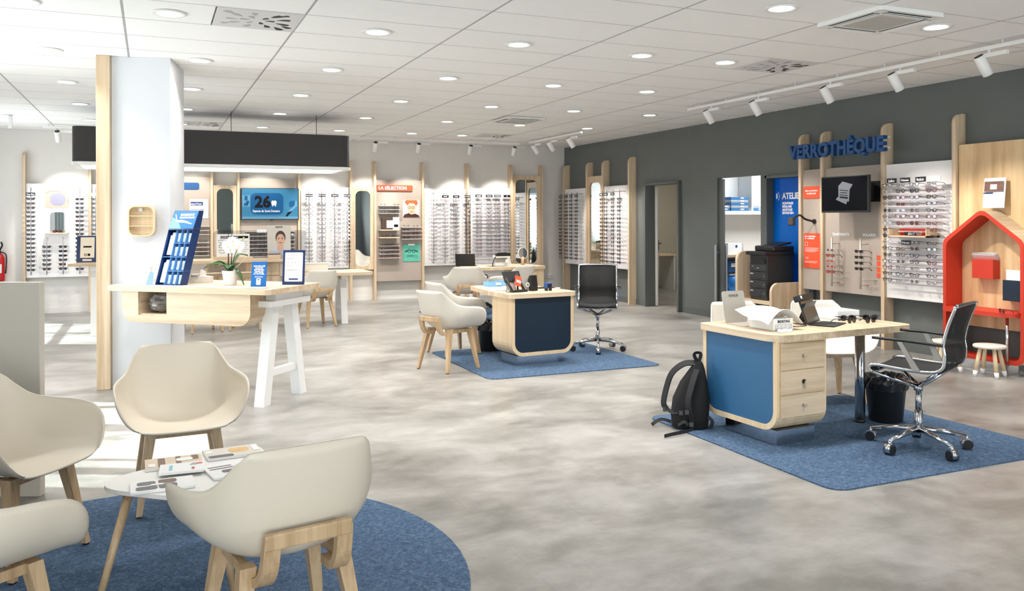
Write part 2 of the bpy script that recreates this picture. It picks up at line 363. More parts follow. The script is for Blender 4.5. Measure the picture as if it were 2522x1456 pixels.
# pavement outside the shop front
struct(B().box(4, 6, -.12, 60, 60, .1).obj('ground', mat('pavement', (150, 148, 142), .9, noise=.1)))
def strip(name, pts, m, h=.1, t=.012):
    b = B()
    for (x0, y0, x1, y1) in pts: b.box((x0 + x1) / 2, (y0 + y1) / 2, h / 2, max(abs(x1 - x0), t), max(abs(y1 - y0), t), h)
    return struct(b.obj(name, m))
strip('baseboard_back', [(XL, YB - .006, XR, YB - .006)], mat('baseboard_white', (228, 226, 222), .6))
strip('baseboard_right', [(XR - .006, 3, XR - .006, 8.3), (XR - .006, 9.22, XR - .006, 9.36), (XR - .006, 10.34, XR - .006, 11.21), (XR - .006, 12.33, XR - .006, YB - .02)], darktrim)
# ceiling: plenum slab, exposed grid and single tiles 1.2 x 0.6 m
ceil = struct(B().box((XL + XO) / 2, (YF + YO) / 2, CEIL + .08, XO - XL + .4, YO - YF + .4, .1).obj('ceiling', mat('ceiling_slab', (226, 226, 226), .9)))
GX, GY = 1.02, 5.457
tilemesh = {}
def tile(x0, x1, y0, y1):
    w, d = round(x1 - x0, 3), round(y1 - y0, 3)
    if (w, d) not in tilemesh: tilemesh[(w, d)] = B().box(0, 0, 0, w - .012, d - .011, .016, bev=.003, seg=1).mesh('tile', tile_m)
    o = link('tile', tilemesh[(w, d)], ceil); o.location = ((x0 + x1) / 2, (y0 + y1) / 2, CEIL + .008)
SPECIAL = {(-1, 1): 'second', (3, 1): 'second', (3, -2): 'first', (3, 9): 'first', (3, 13): 'second', (-1, 13): 'second'}
for i in range(-4, 6):
    for j in range(-4, 17):
        x0, x1 = max(GX + 1.2 * i, XL), min(GX + 1.2 * (i + 1), XR); y0, y1 = GY + .6 * j, min(GY + .6 * (j + 1), YB)
        if x1 - x0 < .02: continue
        sp = SPECIAL.get((i, j)); xm = GX + 1.2 * i + .6
        if sp == 'second': tile(x0, xm, y0, y1)
        elif sp == 'first': tile(xm, x1, y0, y1)
        else: tile(x0, x1, y0, y1)
g = B()
for i in range(-3, 6): g.box(GX + 1.2 * i, 9.2, CEIL + .010, .011, 12.5, .022)
g.obj('main_runner', grid_m, ceil)
g = B()
for j in range(-4, 17): g.box((XL + XR) / 2, GY + .6 * j, CEIL + .0102, XR - XL, .009, .022)
g.obj('cross_runner', mat('cross_runner_grey', (202, 202, 201), .6), ceil)
# rooms behind the dark wall
struct(B().box((XR + .1 + XO) / 2, YO - .05, 1.5, XO - XR - .1, WT, 3).obj('wall_consulting_back', beige))
struct(B().box((8.55 + XO) / 2 - .35, 11.2, 1.5, XO - 7.955, WT, 3).obj('wall_workshop_back', mat('workshop_white', (226, 226, 224), .8)))
struct(B().box(XO - .05, 11, 1.5, WT, 10, 3).obj('wall_workshop_side', MATS['workshop_white']))
struct(B().box((XR + .1 + XO) / 2, 6.0, 1.5, XO - XR - .1, WT, 3).obj('wall_workshop_front', MATS['workshop_white']))
strip('baseboard_consulting', [(7.96, YO - .106, 11.1, YO - .106)], beige, h=.12)
light('workshop_lamp', 'AREA', (9.2, 9.6, 2.9), 55, (.95, .98, 1), direction=(0, 0, -1), size=1.2)
light('consulting_lamp', 'AREA', (9.6, 13.6, 2.9), 16, (1, .94, .84), direction=(0, 0, -1), size=.8)
# door 1: open doorway with dark frame; the leaf stands open inside
d1 = thing('door_1', None, None, (XR, 11.77, 0), -PI / 2, kind='structure')
for sx in (-1, 1): B().box(sx * .49, .03, 1.06, .045, .2, 2.12, bev=.004).obj('jamb', darktrim, d1)
B().box(0, .03, 2.1, 1.0, .2, .045, bev=.004).obj('lintel', darktrim, d1)
lf = B().box(0, .45, 1.03, .042, .9, 2.04, bev=.003).obj('leaf', [mat('door_pale', (206, 204, 198), .5)], d1); lf.location = (-.45, .15, 0); lf.rotation_euler.z = math.radians(56)
h = B().box(.027, .8, 1.03, .012, .04, .18, bev=.003); h.tube([(.03, .8, 1.06), (.07, .8, 1.06), (.07, .69, 1.06)], .009); h.obj('handle', black, lf)
# door 2: sliding workshop door pushed back into its pocket, two long bar handles
d2 = thing('door_2', None, None, (XR, 9.85, 0), -PI / 2, kind='structure')
B().box(-.44, .05, 1.05, .1, .035, 2.1).obj('leaf', darktrim, d2)
for yy, xx in ((-.04, -.475), (.1, -.41)):
    b = B().box(xx, yy, .61, .03, .03, 1.0, bev=.006); b.cyl((xx, yy, .25), (xx, .05, .25), .008); b.cyl((xx, yy, 1.0), (xx, .05, 1.0), .008); b.obj('bar_handle', alu, d2)
# door 3: fixed blue film glass of the workshop
d3 = thing('door_3', None, None, (XR, 8.76, 0), -PI / 2, kind='structure')
for sx in (-1, 1): B().box(sx * .44, .03, 1.05, .04, .16, 2.1, bev=.004).obj('jamb', darktrim, d3)
B().box(0, .03, 2.08, .92, .16, .04, bev=.004).obj('lintel', darktrim, d3)
B().box(0, .075, 1.03, .84, .01, 2.06).obj('blue_pane', blueglass, d3)
text('ATELIER', (-.24, .068, 1.775), .115, inkwhite, d3, bold=.004, sx=.92)
for k, wd in enumerate(('MONTAGE', 'RÉGLAGE', 'AJUSTAGE', 'ENTRETIEN')): text(wd, (-.24, .068, 1.70 - .044 * k), .043, inkwhite, d3, bold=.0018)
b = B(); b.prism([(-.36, 1.775), (-.335, 1.785), (-.328, 1.815), (-.335, 1.845), (-.36, 1.855)], 1, .066, .069)
b.tube([(-.345 + .05 * math.cos(a), .067, 1.815 + .065 * math.sin(a)) for a in [(-1.1 + 2.2 * i / 10) for i in range(11)]], .004, seg=4); b.obj('logo', inkwhite, d3)
# ------------------------------------------------------------------ column with an oak plank on its left edge
colm = struct(B().box(.25, .325, CEIL / 2, .5, .65, CEIL, bev=.004).obj('column', mat('column_white', (218, 220, 223), .6))); put(colm, (-.325, 8.27, 0), math.radians(-12))
pl = B().box(-.058, .2, CEIL / 2, .114, .5, CEIL - .002, bev=.004).obj('oak_plank', oakz, colm)
# half-height partition near the camera
struct(put(B().box(-.6, .03, .585, 1.2, .05, 1.17, bev=.004).obj('partition_half_height', mat('partition_beige', (208, 201, 188), .7)), (-.56, 5.19, 0), math.radians(-23)))
# ------------------------------------------------------------------ ceiling fixtures
def col_word(x): return x
ringm = B().lathe([(.072, 0), (.115, -.003), (.118, -.008), (.112, -.012), (.086, -.010), (.074, .004)], 28, cap=False).mesh('ring', white)
discm = B().cyl((0, 0, -.002), (0, 0, .002), .078, seg=24).mesh('diffuser', lampwhite)
dl_data = bpy.data.lights.new('downlight_lamp', 'AREA'); dl_data.shape = 'DISK'; dl_data.size = .15; dl_data.energy = DOWN_W; dl_data.color = (1, .98, .955)
dl_data.spread = math.radians(115)
DL = {-1: [(-.79, 6.4), (-.81, 8.15), (-.82, 9.96), (-.82, 11.77), (-.82, 13.6)], 0: [(.12, 6.38), (.41, 8.16), (.42, 9.96), (.42, 11.8), (.42, 13.66)],
      1: [(1.62, 4.6), (1.62, 6.39), (1.62, 8.17), (1.62, 9.98), (1.63, 11.82), (1.62, 13.66)], 2: [(2.83, 4.6), (2.83, 6.39), (2.83, 8.2), (2.84, 10.02), (2.84, 11.85), (2.84, 13.68)],
      3: [(4.03, 4.58), (4.04, 6.4), (4.05, 8.21), (4.06, 10.05), (4.07, 11.84), (4.07, 13.68)], 4: [(5.52, 4.57), (4.94, 6.38), (5.24, 8.19), (5.26, 10.04), (5.27, 11.87), (4.98, 13.68)], 5: [(6.46, 10.03), (6.47, 11.88)],
      6: [(4.03, 2.8), (6.4, 2.8)]}
CN = {-1: 'leftmost row', 0: 'row passing beside the white column', 1: 'row above the reception counter', 2: 'row left of the middle desk', 3: 'row above the middle desk', 4: 'row right of the middle desk', 5: 'row next to the wall track', 6: 'front rows of the shop'}
for key, lst in DL.items():
    for i, (x, y) in enumerate(lst):
        t = thing('downlight', 'round recessed downlight, %s from the camera in the %s' % (ORD[i], CN[key]), 'downlight', (x, y, CEIL), 0, 'recessed ceiling downlights')
        link('ring', ringm, t); d = link('diffuser', discm, t); d.location.z = -.004
        l = link('lamp', dl_data, t); l.location.z = -.02
# petal-cut air vents
def petal_vent(x, y, label):
    t = thing('ceiling_vent', label, 'vent', (x, y, CEIL), 0, 'petal pattern ceiling vents')
    B().box(0, 0, .004, .59, .59, .014, bev=.002, seg=1).obj('plate', mat('vent_white', (214, 214, 214), .5), t)
    rng = random.Random(int(x * 100))
    for ring, (r0, ln, n) in enumerate(((.05, .07, 6), (.14, .10, 9), (.22, .09, 13))):
        for k in range(n):
            a = 2 * PI * (k + .5 * (ring % 2)) / n + rng.uniform(-.12, .12); L = ln * rng.uniform(.8, 1.25); w = L * .33
            pts = [(r0, 0), (r0 + L * .35, w * .5), (r0 + L * .8, w), (r0 + L, w * .3), (r0 + L * .95, -w * .5), (r0 + L * .5, -w * .6)]
            pts = [(px, py) for px, py in rot2(pts, a)]
            if max(abs(q) for p in pts for q in p) > .275: continue
            dk = math.cos(a) > -.2
            B().prism(pts, 2, -.0045, -.003).obj('slot' if dk else 'blade', mat('vent_dark', (40, 42, 44), .7) if dk else mat('vent_grey', (168, 170, 172), .5), t)
petal_vent(.72, 6.36, 'square white ceiling vent with petal-shaped slots above the reception counter')
petal_vent(5.52, 6.36, 'square petal-slotted ceiling vent beside the track, above the right-hand desk')
petal_vent(5.52, 13.56, 'far petal-slotted ceiling vent near the back wall corner')
petal_vent(.72, 13.56, 'far petal-slotted ceiling vent half hidden behind the dark canopy')
def cassette(x, y, label):
    t = thing('air_conditioner', label, 'air conditioner', (x, y, CEIL), 0, 'ceiling cassette air conditioners')
    b = B(); b.prism(rrect(.62, .62, .03), 2, -.03, .0); b.obj('casing', white, t)
    B().box(0, 0, -.032, .36, .36, .008, bev=.003).obj('intake_grille', mat('grille_grey', (186, 184, 180), .7, bump=.4, bscale=220), t)
    for k in range(4):
        a = PI / 2 * k; c = (.25 * math.cos(a), .25 * math.sin(a))
        f = B(); f.m(1).box(0, 0, -.031, .06, .42, .004); f.m(0).box(.014, 0, -.036, .022, .42, .004, rot=(0, .35, 0)); f.box(-.012, 0, -.036, .012, .42, .004, rot=(0, .35, 0))
        o = f.obj('louvre', [white, mat('slot_dark', (88, 88, 88), .7)], t); o.location = (c[0], c[1], 0); o.rotation_euler.z = a
cassette(4.92, 4.56, 'large white ceiling cassette air conditioner above the right-hand desk')
cassette(4.95, 11.2, 'small distant ceiling cassette air conditioner above the back desk')
t = thing('smoke_detector', 'white ceiling bracket and fitting near the back wall above the fire extinguisher', 'detector', (-1.84, 13.4, CEIL))
B().lathe([(.07, -.0), (.075, -.012), (.02, -.02)], 20).obj('base', white, t); B().box(.05, 0, -.1, .05, .05, .17, bev=.006).obj('arm', white, t)

def track(name, p0, p1, label):
    t = thing(name, label, 'lighting track', (0, 0, 0), 0, 'white lighting tracks')
    v = Vector(p1) - Vector(p0); L = v.length; a = math.atan2(v.y, v.x); c = (Vector(p0) + Vector(p1)) / 2
    B().box(0, 0, 0, L, .036, .034, bev=.004).obj('rail', white, t); t.location = (c.x, c.y, CEIL - .05); t.rotation_euler.z = a
    for k in range(int(L / .6) + 1): 
        o = B().cyl((0, 0, .016), (0, 0, .05), .008, seg=8).obj('hanger', white, t); o.location.x = -L / 2 + .08 + k * .6
track('lighting_track', (6.42, 4.0, 0), (6.42, 9.05, 0), 'long white lighting track along the dark right wall')
track('lighting_track', (6.46, 12.05, 0), (6.46, 14.1, 0), 'short white lighting track in the far right corner')
track('lighting_track', (-1.5, 14.4, 0), (6.4, 14.4, 0), 'white lighting track in front of the back wall')
sp_data = bpy.data.lights.new('spot_lamp', 'SPOT'); sp_data.energy = SPOT_W; sp_data.color = (1, .93, .86); sp_data.spot_size = math.radians(66); sp_data.spot_blend = .55; sp_data.shadow_soft_size = .03
bodym = B().lathe([(.038, -.1), (.043, -.098), (.043, .078), (.040, .08)], 18).mesh('lamp_body', white)
capm = B().lathe([(.037, .078), (.037, .083), (.001, .084)], 18).mesh('rear_cap', black)
adm = B().box(0, 0, 0, .2, .04, .035, bev=.003).mesh('gear_box', white)
stm = B().cyl((0, 0, 0), (0, 0, .06), .014, seg=10).mesh('stem', white)
def spot(x, y, aim, rz, label, gbx=.12):
    t = thing('track_spotlight', label, 'spotlight', (x, y, CEIL - .05), rz, 'white track spotlights')
    g = link('gear_box', adm, t); g.location = (gbx, 0, -.06); s_ = link('stem', stm, t); s_.location = (gbx - .06, 0, -.055)
    R = Vector(aim).to_track_quat('-Z', 'Y'); Rl = Matrix.Rotation(-rz, 3, 'Z').to_quaternion() @ R
    for n_, me in (('lamp_body', bodym), ('rear_cap', capm)):
        o = link(n_, me, t); o.location = (0, 0, -.13); o.rotation_mode = 'QUATERNION'; o.rotation_quaternion = Rl
    l = link('lamp', sp_data, t); l.location = Vector((0, 0, -.13)) + Rl @ Vector((0, 0, -.11)); l.rotation_mode = 'QUATERNION'; l.rotation_quaternion = Rl
for i, y in enumerate((8.62, 7.74, 6.63, 5.76, 4.86)): spot(6.42, y, (.62, -.12, -1), -PI / 2, 'white cylindrical spotlight, %s from the far end of the right wall track' % ORD[i])
for i, y in enumerate((13.85, 13.2, 12.45)): spot(6.46, y, (.65, -.1, -1), -PI / 2, 'white cylindrical spotlight, %s from the far end of the short corner track' % ORD[i])
for i, x in enumerate((-1.3, .55, 1.7, 2.75, 3.62, 4.41, 5.4, 6.28)): spot(x, 14.4, (.08, .72, -1), 0, ('white cylindrical spotlight at the left end of the back wall track' if i == 0 else 'white cylindrical spotlight, %s along the back wall track counting from the corner' % ORD[7 - i]))
# dark fabric canopy over the service table
t = thing('fabric_canopy', 'large charcoal fabric canopy lamp with white rim hanging above the high table', 'canopy', (.835, 12.15, 2.2))
out_, inn = rrect(3.47, 1.1, .12), rrect(3.42, 1.05, .10)
B().frame(out_, inn, 2, .04, .48).obj('fabric_side', mat('canopy_fabric', (62, 60, 60), .95, noise=.06, scale=20, bump=.3, bscale=160), t)
B().prism(rrect(3.42, 1.05, .1), 2, .455, .47).obj('top', MATS['canopy_fabric'], t)
B().frame(rrect(3.49, 1.12, .12), rrect(3.3, .93, .07), 2, 0, .04).obj('rim', white, t)
B().prism(rrect(3.3, .93, .07), 2, .025, .035).obj('diffuser', mat('canopy_diffuser', (240, 238, 232), .6, emit=1.2), t)
b = B()
for sx in (-1.3, .16, 1.3): b.cyl((sx, -.3, .47), (sx, -.3, CEIL - 2.2), .004, seg=6)
b.obj('cable', black, t)
# ------------------------------------------------------------------ wooden uprights
def upright_mesh(z1=2.6, d=.15, w=.045):
    r = .1; pts = [(0, 0), (-d, 0)] + [(-d + r * (1 - math.cos(a)), z1 - r + r * math.sin(a)) for a in [PI / 2 * i / 7 for i in range(8)]] + [(0, z1)]
    b = B(); b.prism(pts, 0, -w / 2, w / 2); return b.mesh('wooden_upright', oakz)
UPM = upright_mesh()
UB = [(-1.86, 'standing at the left end of the sunglasses wall'), (-.92, 'right of the white sunglasses panel'), (-.02, 'hidden behind the white column'), (.96, 'left of the narrow mirror beside the television'), (1.40, 'just left of the wall television'), (2.44, 'just right of the wall television'),
      (3.38, 'left of the tall mirror beside the orange sign'), (3.83, 'left edge of the taupe panel with the orange sign'), (4.76, 'right edge of the taupe panel with the orange sign'), (5.67, 'between the two white eyeglass panels of the back wall'), (6.60, 'left of the corner mirror on the back wall'), (7.27, 'right of the corner mirror on the back wall')]
for x, w in UB: tag(put(link('wooden_upright', UPM), (x, YB - .001, 0)), 'tall oak upright with rounded top, ' + w, 'upright', 'oak uprights of the back wall')
UR = [(15.18, 'at the far corner of the dark wall'), (14.2, 'left of the mirror on the dark wall'), (13.58, 'right of the mirror on the dark wall'), (12.65, 'just before the open doorway'), (8.43, 'under the first letters of the blue sign'), (8.05, 'between the two taupe panels beneath the blue sign'), (7.1, 'between the taupe panel and the white eyeglass shelves'), (6.17, 'between the white eyeglass shelves and the red house niche')]
for y, w in UR: tag(put(link('wooden_upright', UPM), (XR - .001, y, 0), -PI / 2), 'tall oak upright with rounded top, ' + w, 'upright', 'oak uprights of the dark wall')

# ------------------------------------------------------------------ eyeglasses
def lens_outline(kind, n=12):
    if kind == 'round': return ngon(.0225, n)
    if kind == 'rect': return rrect(.05, .034, .011, 2)
    if kind == 'cat': return [(x + (.006 if y > .005 and x > 0 else 0), y + (.006 if y > .005 and x > 0 else 0)) for x, y in rrect(.05, .038, .014, 2)]
    return [(x * (1 - .12 * (y < 0)), y) for x, y in rrect(.052, .042, .017, 2)]
def glass_parts(kind, rim=.0036, th=.004):
    o = lens_outline(kind); k = lambda f: [(x * f, y * f) for x, y in o]
    f = B()
    for s in (-1, 1):
        q = [(s * x + s * .033, y) for x, y in o]; qi = [(s * x * (1 - rim / .024) + s * .033, y * (1 - rim / .018)) for x, y in o]
        f.frame(q, qi, 1, -th / 2, th / 2)
    f.tube([(-.011, 0, .006), (0, -.002, .010), (.011, 0, .006)], .0028, seg=5)
    for s in (-1, 1): f.box(s * .062, .003, .010, .012, .009, .008)
    def tm(s): b = B(); b.tube([(s * .067, .004, .010), (s * .067, .06, .008), (s * .064, .10, .004), (s * .061, .14, -.024)], [.0032, .0026, .0026, .0034], seg=5); return b
    def ln(s): b = B(); b.prism([(s * x * .9 + s * .033, y * .9) for x, y in o], 1, -.001, .001); return b
    return f, tm, ln
FR = {'black': mat('frame_black', (22, 20, 22), .3), 'tortoise': mat('frame_tortoise', (92, 58, 38), .3, noise=.4, scale=120), 'burgundy': mat('frame_burgundy', (118, 34, 48), .3), 'silver': mat('frame_silver', (150, 148, 150), .3, .8), 'navy': mat('frame_navy', (30, 36, 66), .3), 'crystal': mat('frame_crystal', (188, 178, 172), .2)}
SUNL = {'dark': mat('lens_dark', (26, 25, 28), .1, noise=.2, scale=20), 'brown': mat('lens_brown', (70, 44, 36), .1), 'smoke': mat('lens_smoke', (52, 58, 68), .1)}
KINDS_ = ('panto', 'round', 'rect', 'cat'); COLS = ('black', 'silver', 'tortoise', 'silver', 'black', 'silver', 'navy', 'black', 'crystal', 'black', 'burgundy')
WORD = {'panto': 'rounded', 'round': 'round', 'rect': 'rectangular', 'cat': 'upswept'}
_pc = {}
def whole_mesh(kind, lensmat, colr, name='eyeglasses', rim=.0028):
    key = (kind, lensmat.name, colr, name)
    if key not in _pc:
        f, tm, ln = glass_parts(kind, rim)
        f.tube([(.067, .004, .010), (.067, .06, .008), (.064, .10, .004), (.061, .14, -.024)], .002, seg=4); f.tube([(-.067, .004, .010), (-.067, .06, .008), (-.064, .10, .004), (-.061, .14, -.024)], .002, seg=4)
        o = lens_outline(kind); f.m(1)
        for s in (-1, 1): f.prism([(s * x * .9 + s * .033, y * .9) for x, y in o], 1, -.001, .001)
        _pc[key] = f.mesh(name, [FR[colr], lensmat])
    return _pc[key]
def split_glasses(kind, lensmat, colr, name):
    key = ('s', kind, lensmat.name, colr, name)
    if key not in _pc:
        f, tm, ln = glass_parts(kind); _pc[key] = (f.mesh('frame_front', FR[colr]), [tm(s).mesh('temple', FR[colr]) for s in (-1, 1)], [ln(s).mesh('lens', lensmat) for s in (-1, 1)])
    return _pc[key]
rg = random.Random(3)
def glasses_near(loc, rz, label, group, lens=None, kind=None, colr=None, name='eyeglasses', cat='eyeglasses', rot=None):
    kind = kind or rg.choice(KINDS_); colr = colr or rg.choice(COLS)
    fm, tms, lns = split_glasses(kind, lens or lensclear, colr, name)
    o = link(name, fm); put(o, loc, rz, rot); tag(o, label.format(c=colr, k=WORD[kind]), cat, group)
    for m_ in tms: link('temple', m_, o)
    for m_ in lns: link('lens', m_, o)
    return o
def glasses_far(loc, rz, label, group, lens=None, name='eyeglasses', cat='eyeglasses', kind=None, colr=None):
    kind = kind or rg.choice(KINDS_); colr = colr or rg.choice(COLS)
    o = link(name, whole_mesh(kind, lens or lensclear, colr, name)); put(o, loc, rz); return tag(o, label.format(c=colr, k=WORD[kind]), cat, group)
STUFF = []          # glasses past the limit of single objects: joined below
def glasses_stuff(loc, rz): STUFF.append((rg.choice(KINDS_), rg.choice(COLS), Matrix.Translation(loc) @ Matrix.Rotation(rz, 4, 'Z')))

# panel bays: frame local axes x right, -y into the room, z up (rz = -90 deg on the right wall)
def panel(name, label, loc, rz, w, z0, z1, m, group='display panels'):
    t = thing(name, label, 'display', loc, rz, group)
    B().box(0, -.105, (z0 + z1) / 2, w, .02, z1 - z0, bev=.002, seg=1).obj('board', m, t)
    B().box(0, -.05, (z0 + z1) / 2, w - .1, .09, z1 - z0 - .2).obj('batten', darktrim, t); return t
def brand_tag(t, x, z, y=-.262, txt='', w=.13, h=.05, m=None, tm=None, size=None, sx=1):
    o = B().box(x, y, z, w, .008, h, bev=.001, seg=1).obj('brand_tag', m or mat('tag_black', (22, 18, 28), .4), t)
    if txt: text(txt, (x, y - .006, z - (size or .028) * .36), size or .028, tm or inkwhite, o, bold=.0006, align='CENTER', sx=sx)
def rod(t, x, z0, z1, y=-.245, n=17, zt=1.86, pitch=.0705, arms=True):
    b = B(); b.cyl((x, y, z0), (x, y, z1), .006, seg=8)
    b.cyl((x, y, z0 + .03), (x, -.1, z0 + .03), .005, seg=6); b.cyl((x, y, z1 - .03), (x, -.1, z1 - .03), .005, seg=6)
    b.obj('rod', mat('rod_grey', (132, 132, 136), .4, .15), t)
    c = B()
    for i in range(n): c.cyl((x - .04, y - .004, zt - pitch * i - .017), (x + .04, y - .004, zt - pitch * i - .017), .003, seg=5)
    c.obj('peg', mat('peg_clear', (190, 190, 192), .3), t)
B_Y = YB; ROWTOP, PITCH = 1.865, .0705
# --- back wall, bay 1: sunglasses
t = panel('eyewear_display', 'white panel of sunglasses on rods left of the column', (-1.385, YB, 0), 0, .9, .59, 2.1, panelwhite)
sg = random.Random(5)
def sun_rod(t, xc, n, ztop, which, tagx=None, txt=''):
    rod(t, xc, .64, 2.03 if n > 10 else 1.25, n=n, zt=ztop)
    for i in range(n):
        lk = sg.choice(('dark', 'dark', 'smoke', 'brown'))
        glasses_far((t.location.x + xc, YB - .262, ztop - PITCH * i), 0, 'dark {k} sunglasses with {c} frame, %s down on the %s' % (ORD[i], which), 'sunglasses on the white panel left of the column', SUNL[lk], 'sunglasses', 'sunglasses', kind=sg.choice(('panto', 'rect', 'cat', 'panto')), colr=sg.choice(('black', 'black', 'tortoise', 'black')))
sun_rod(t, -.365, 17, 1.85, 'leftmost sunglasses rod'); brand_tag(t, -.365, 1.925, txt='Ray-Ban', size=.034)
sun_rod(t, -.145, 6, 1.085, 'short left rod under small mirror'); sun_rod(t, .085, 6, 1.085, 'short right rod under small mirror'); sun_rod(t, .325, 17, 1.85, 'tall rod beside the upright')
p = B().box(-.01, -.119, 1.865, .33, .006, .31).obj('pink_poster', mat('poster_pink', (206, 172, 158), .6), t)
b = B(); b.prism([(x - .0, z + 1.845) for x, z in rrect(.22, .2, .09)], 1, -.1235, -.122); b.obj('lens_print', mat('print_lilac', (150, 150, 172), .5), p)
b = B(); b.tube([(-.16, -.124, 1.96), (-.08, -.124, 1.99), (.03, -.124, 1.98), (.12, -.124, 1.92), (.15, -.124, 1.80)], .006, seg=4); b.obj('stroke_print', mat('print_skin', (236, 214, 204), .5), p)
B().box(-.01, -.19, 1.30, .34, .16, .018, bev=.003).obj('shelf', oakx, t)
B().prism([(x, z + 1.48) for x, z in rrect(.21, .32, .05)], 1, -.145, -.135).obj('small_mirror', mirror, t)
glasses_near((-1.385, YB - .25, 1.332), 0, 'red-brown sunglasses lying on the small oak shelf of the sunglasses wall', 'sunglasses on display', SUNL['brown'], 'panto', 'burgundy', 'sunglasses', 'sunglasses')
t = panel('eyewear_display', 'white panel of sunglasses half hidden behind the oak plank of the column', (-.47, YB, 0), 0, .86, .59, 2.1, panelwhite)
sun_rod(t, -.36, 17, 1.85, 'rod beside the oak plank'); brand_tag(t, -.36, 1.925, m=mat('tag_green', (170, 206, 184), .5))
# --- back wall: white rod panels
def rod_panel(label, xc, w, rods, tags, indiv, which):
    t = panel('eyewear_display', label, (xc, YB, 0), 0, w, .62, 2.1, panelwhite)
    for k, x in enumerate(rods):
        rod(t, x, .66, 2.03)
        if tags[k]: brand_tag(t, x, 1.945, txt=tags[k], size=.026)
        else: brand_tag(t, x, 1.945, m=panelwhite)
        for i in range(17):
            loc = (xc + x, YB - .262, ROWTOP - PITCH * i)
            if indiv[k]: glasses_far(loc, 0, '{c} {k} eyeglasses, %s down on the %s rod, %s' % (ORD[i], ORD[k], which), 'eyeglasses on the ' + which)
            else: glasses_stuff(loc, 0)
rod_panel('white panel with four rods of eyeglasses right of the television', 2.91, .86, [-.31, -.08, .15, .375], ['CHOPARD', 'JIMMY CHOO', 'CERRUTI', 'PAUL & JOE'], (1, 1, 1, 1), 'white panel right of the television')
rod_panel('white panel with four rods of eyeglasses right of the taupe panel', 5.215, .84, [-.275, -.045, .175, .405], ['', 'ESPRIT', 'PUMA', 'TOM TAILOR'], (1, 0, 0, 0), 'white panel right of the taupe panel')
# --- back wall: shelf panel
def shelf_panel(label, loc, rz, w, nrows, ztop, pitch, m=panelwhite, name='eyewear_display', z0=.6, z1=2.12):
    t = panel(name, label, loc, rz, w, z0, z1, m)
    sm = mat('shelf_clear', (214, 208, 210), .25)
    for i in range(nrows):
        z = ztop - pitch * i
        b = B(); b.box(0, -.175, z - .023, w - .08, .006, .014); b.cyl((-w / 2 + .05, -.105, z - .025), (-w / 2 + .05, -.18, z - .025), .003, seg=5); b.cyl((w / 2 - .05, -.105, z - .025), (w / 2 - .05, -.18, z - .025), .003, seg=5)
        b.box(0, -.1175, z - .04, w - .06, .004, .018); b.obj('shelf_rail', sm, t)
    return t
t = shelf_panel('white panel with seventeen shelf rows of eyeglasses above the back desk', (6.16, YB, 0), 0, .84, 16, 1.885, .0715)
for k, (x, s) in enumerate(((-.28, 'GUESS'), (-.06, 'POLO'), (.12, 'VOGUE'), (.32, 'ck'))):
    brand_tag(t, x, 1.965, y=-.19, txt=s, size=.034, w=.14)
    for i in range(16): glasses_stuff((6.16 + x, YB - .2, 1.885 - .0715 * i), 0)
# --- mirrors between uprights
def framed_mirror(label, loc, rz, w, z0, z1, mw, ma, mb):
    t = thing('framed_mirror', label, 'mirror', loc, rz, 'oak framed wall mirrors')
    zc = (ma + mb) / 2; r = min(mw * .35, .1)
    o = rrect(w, z1 - z0, .0, 5, 0, (z0 + z1) / 2); inn = rrect(mw, mb - ma, r, 5, 0, zc)
    # match counts: square outer corners repeated per inner corner sample
    oo = []
    for q in o: oo += [q] * 6
    b = B(); b.frame([(x, z) for x, z in rrect(w, z1 - z0, .004, 5, 0, (z0 + z1) / 2)], inn, 1, -.13, -.105); b.obj('oak_surround', oakz, t)
    B().prism(rrect(mw + .01, mb - ma + .01, r, 5, 0, zc), 1, -.112, -.106).obj('mirror_glass', mirror, t)
    B().box(0, -.05, zc, w - .05, .1, z1 - z0 - .1).obj('batten', oakz, t); return t
framed_mirror('narrow oak framed mirror left of the wall television', (1.18, YB, 0), 0, .40, .62, 2.11, .27, .68, 2.05)
framed_mirror('narrow oak framed mirror between the white panel and the orange sign', (3.605, YB, 0), 0, .40, .58, 2.11, .28, .64, 2.04)
framed_mirror('wide oak framed mirror in the far corner behind the back desk', (6.935, YB, 0), 0, .62, .56, 2.38, .48, .62, 2.30)
framed_mirror('oak framed mirror between two eyeglass panels on the dark wall', (XR, 13.89, 0), -PI / 2, .58, .45, 2.32, .42, .5, 2.2)
# --- taupe panels on the back wall
def rail_shelf(t, x, z, w, depth=.1, m=None):
    B().box(x, -.115 - depth / 2, z - .022, w, depth, .008).obj('shelf_rail', m or mat('rail_white', (226, 220, 214), .5), t)
t = panel('eyewear_display', 'taupe panel with blue tab and narrow eyeglass rails beside the column', (.47, YB, 0), 0, .93, .5, 2.25, panelgrey)
b = B(); b.prism(rrect(.3, .12, .03, 4, .14, 2.09), 1, -.125, -.115); b.obj('blue_tab', signblue, t)
nt_ = B().box(.285, -.12, 1.70, .3, .006, .33).obj('notice', paper, t)
B().box(.25, -.1245, 1.79, .2, .003, .06).obj('blue_bar', inkblue, nt_); text('superVues', (.15, -.127, 1.772), .042, inkwhite, nt_, bold=.001); text('ADAPTÉE À VOS GRANDES', (.14, -.1245, 1.68), .019, inkblue, nt_, bold=.0006)
for i, z in enumerate((1.42, 1.35, 1.28, 1.14, 1.065, .99, .92)):
    rail_shelf(t, .2, z, .5)
    for x in (0.05, .2, .35):
        if i > 2 or x == .2: glasses_stuff((.47 + x, YB - .2, z + .004), 0)
t = panel('eyewear_display', 'taupe panel behind the wall television with eyeglass rails', (1.92, YB, 0), 0, .98, .5, 2.24, panelgrey)
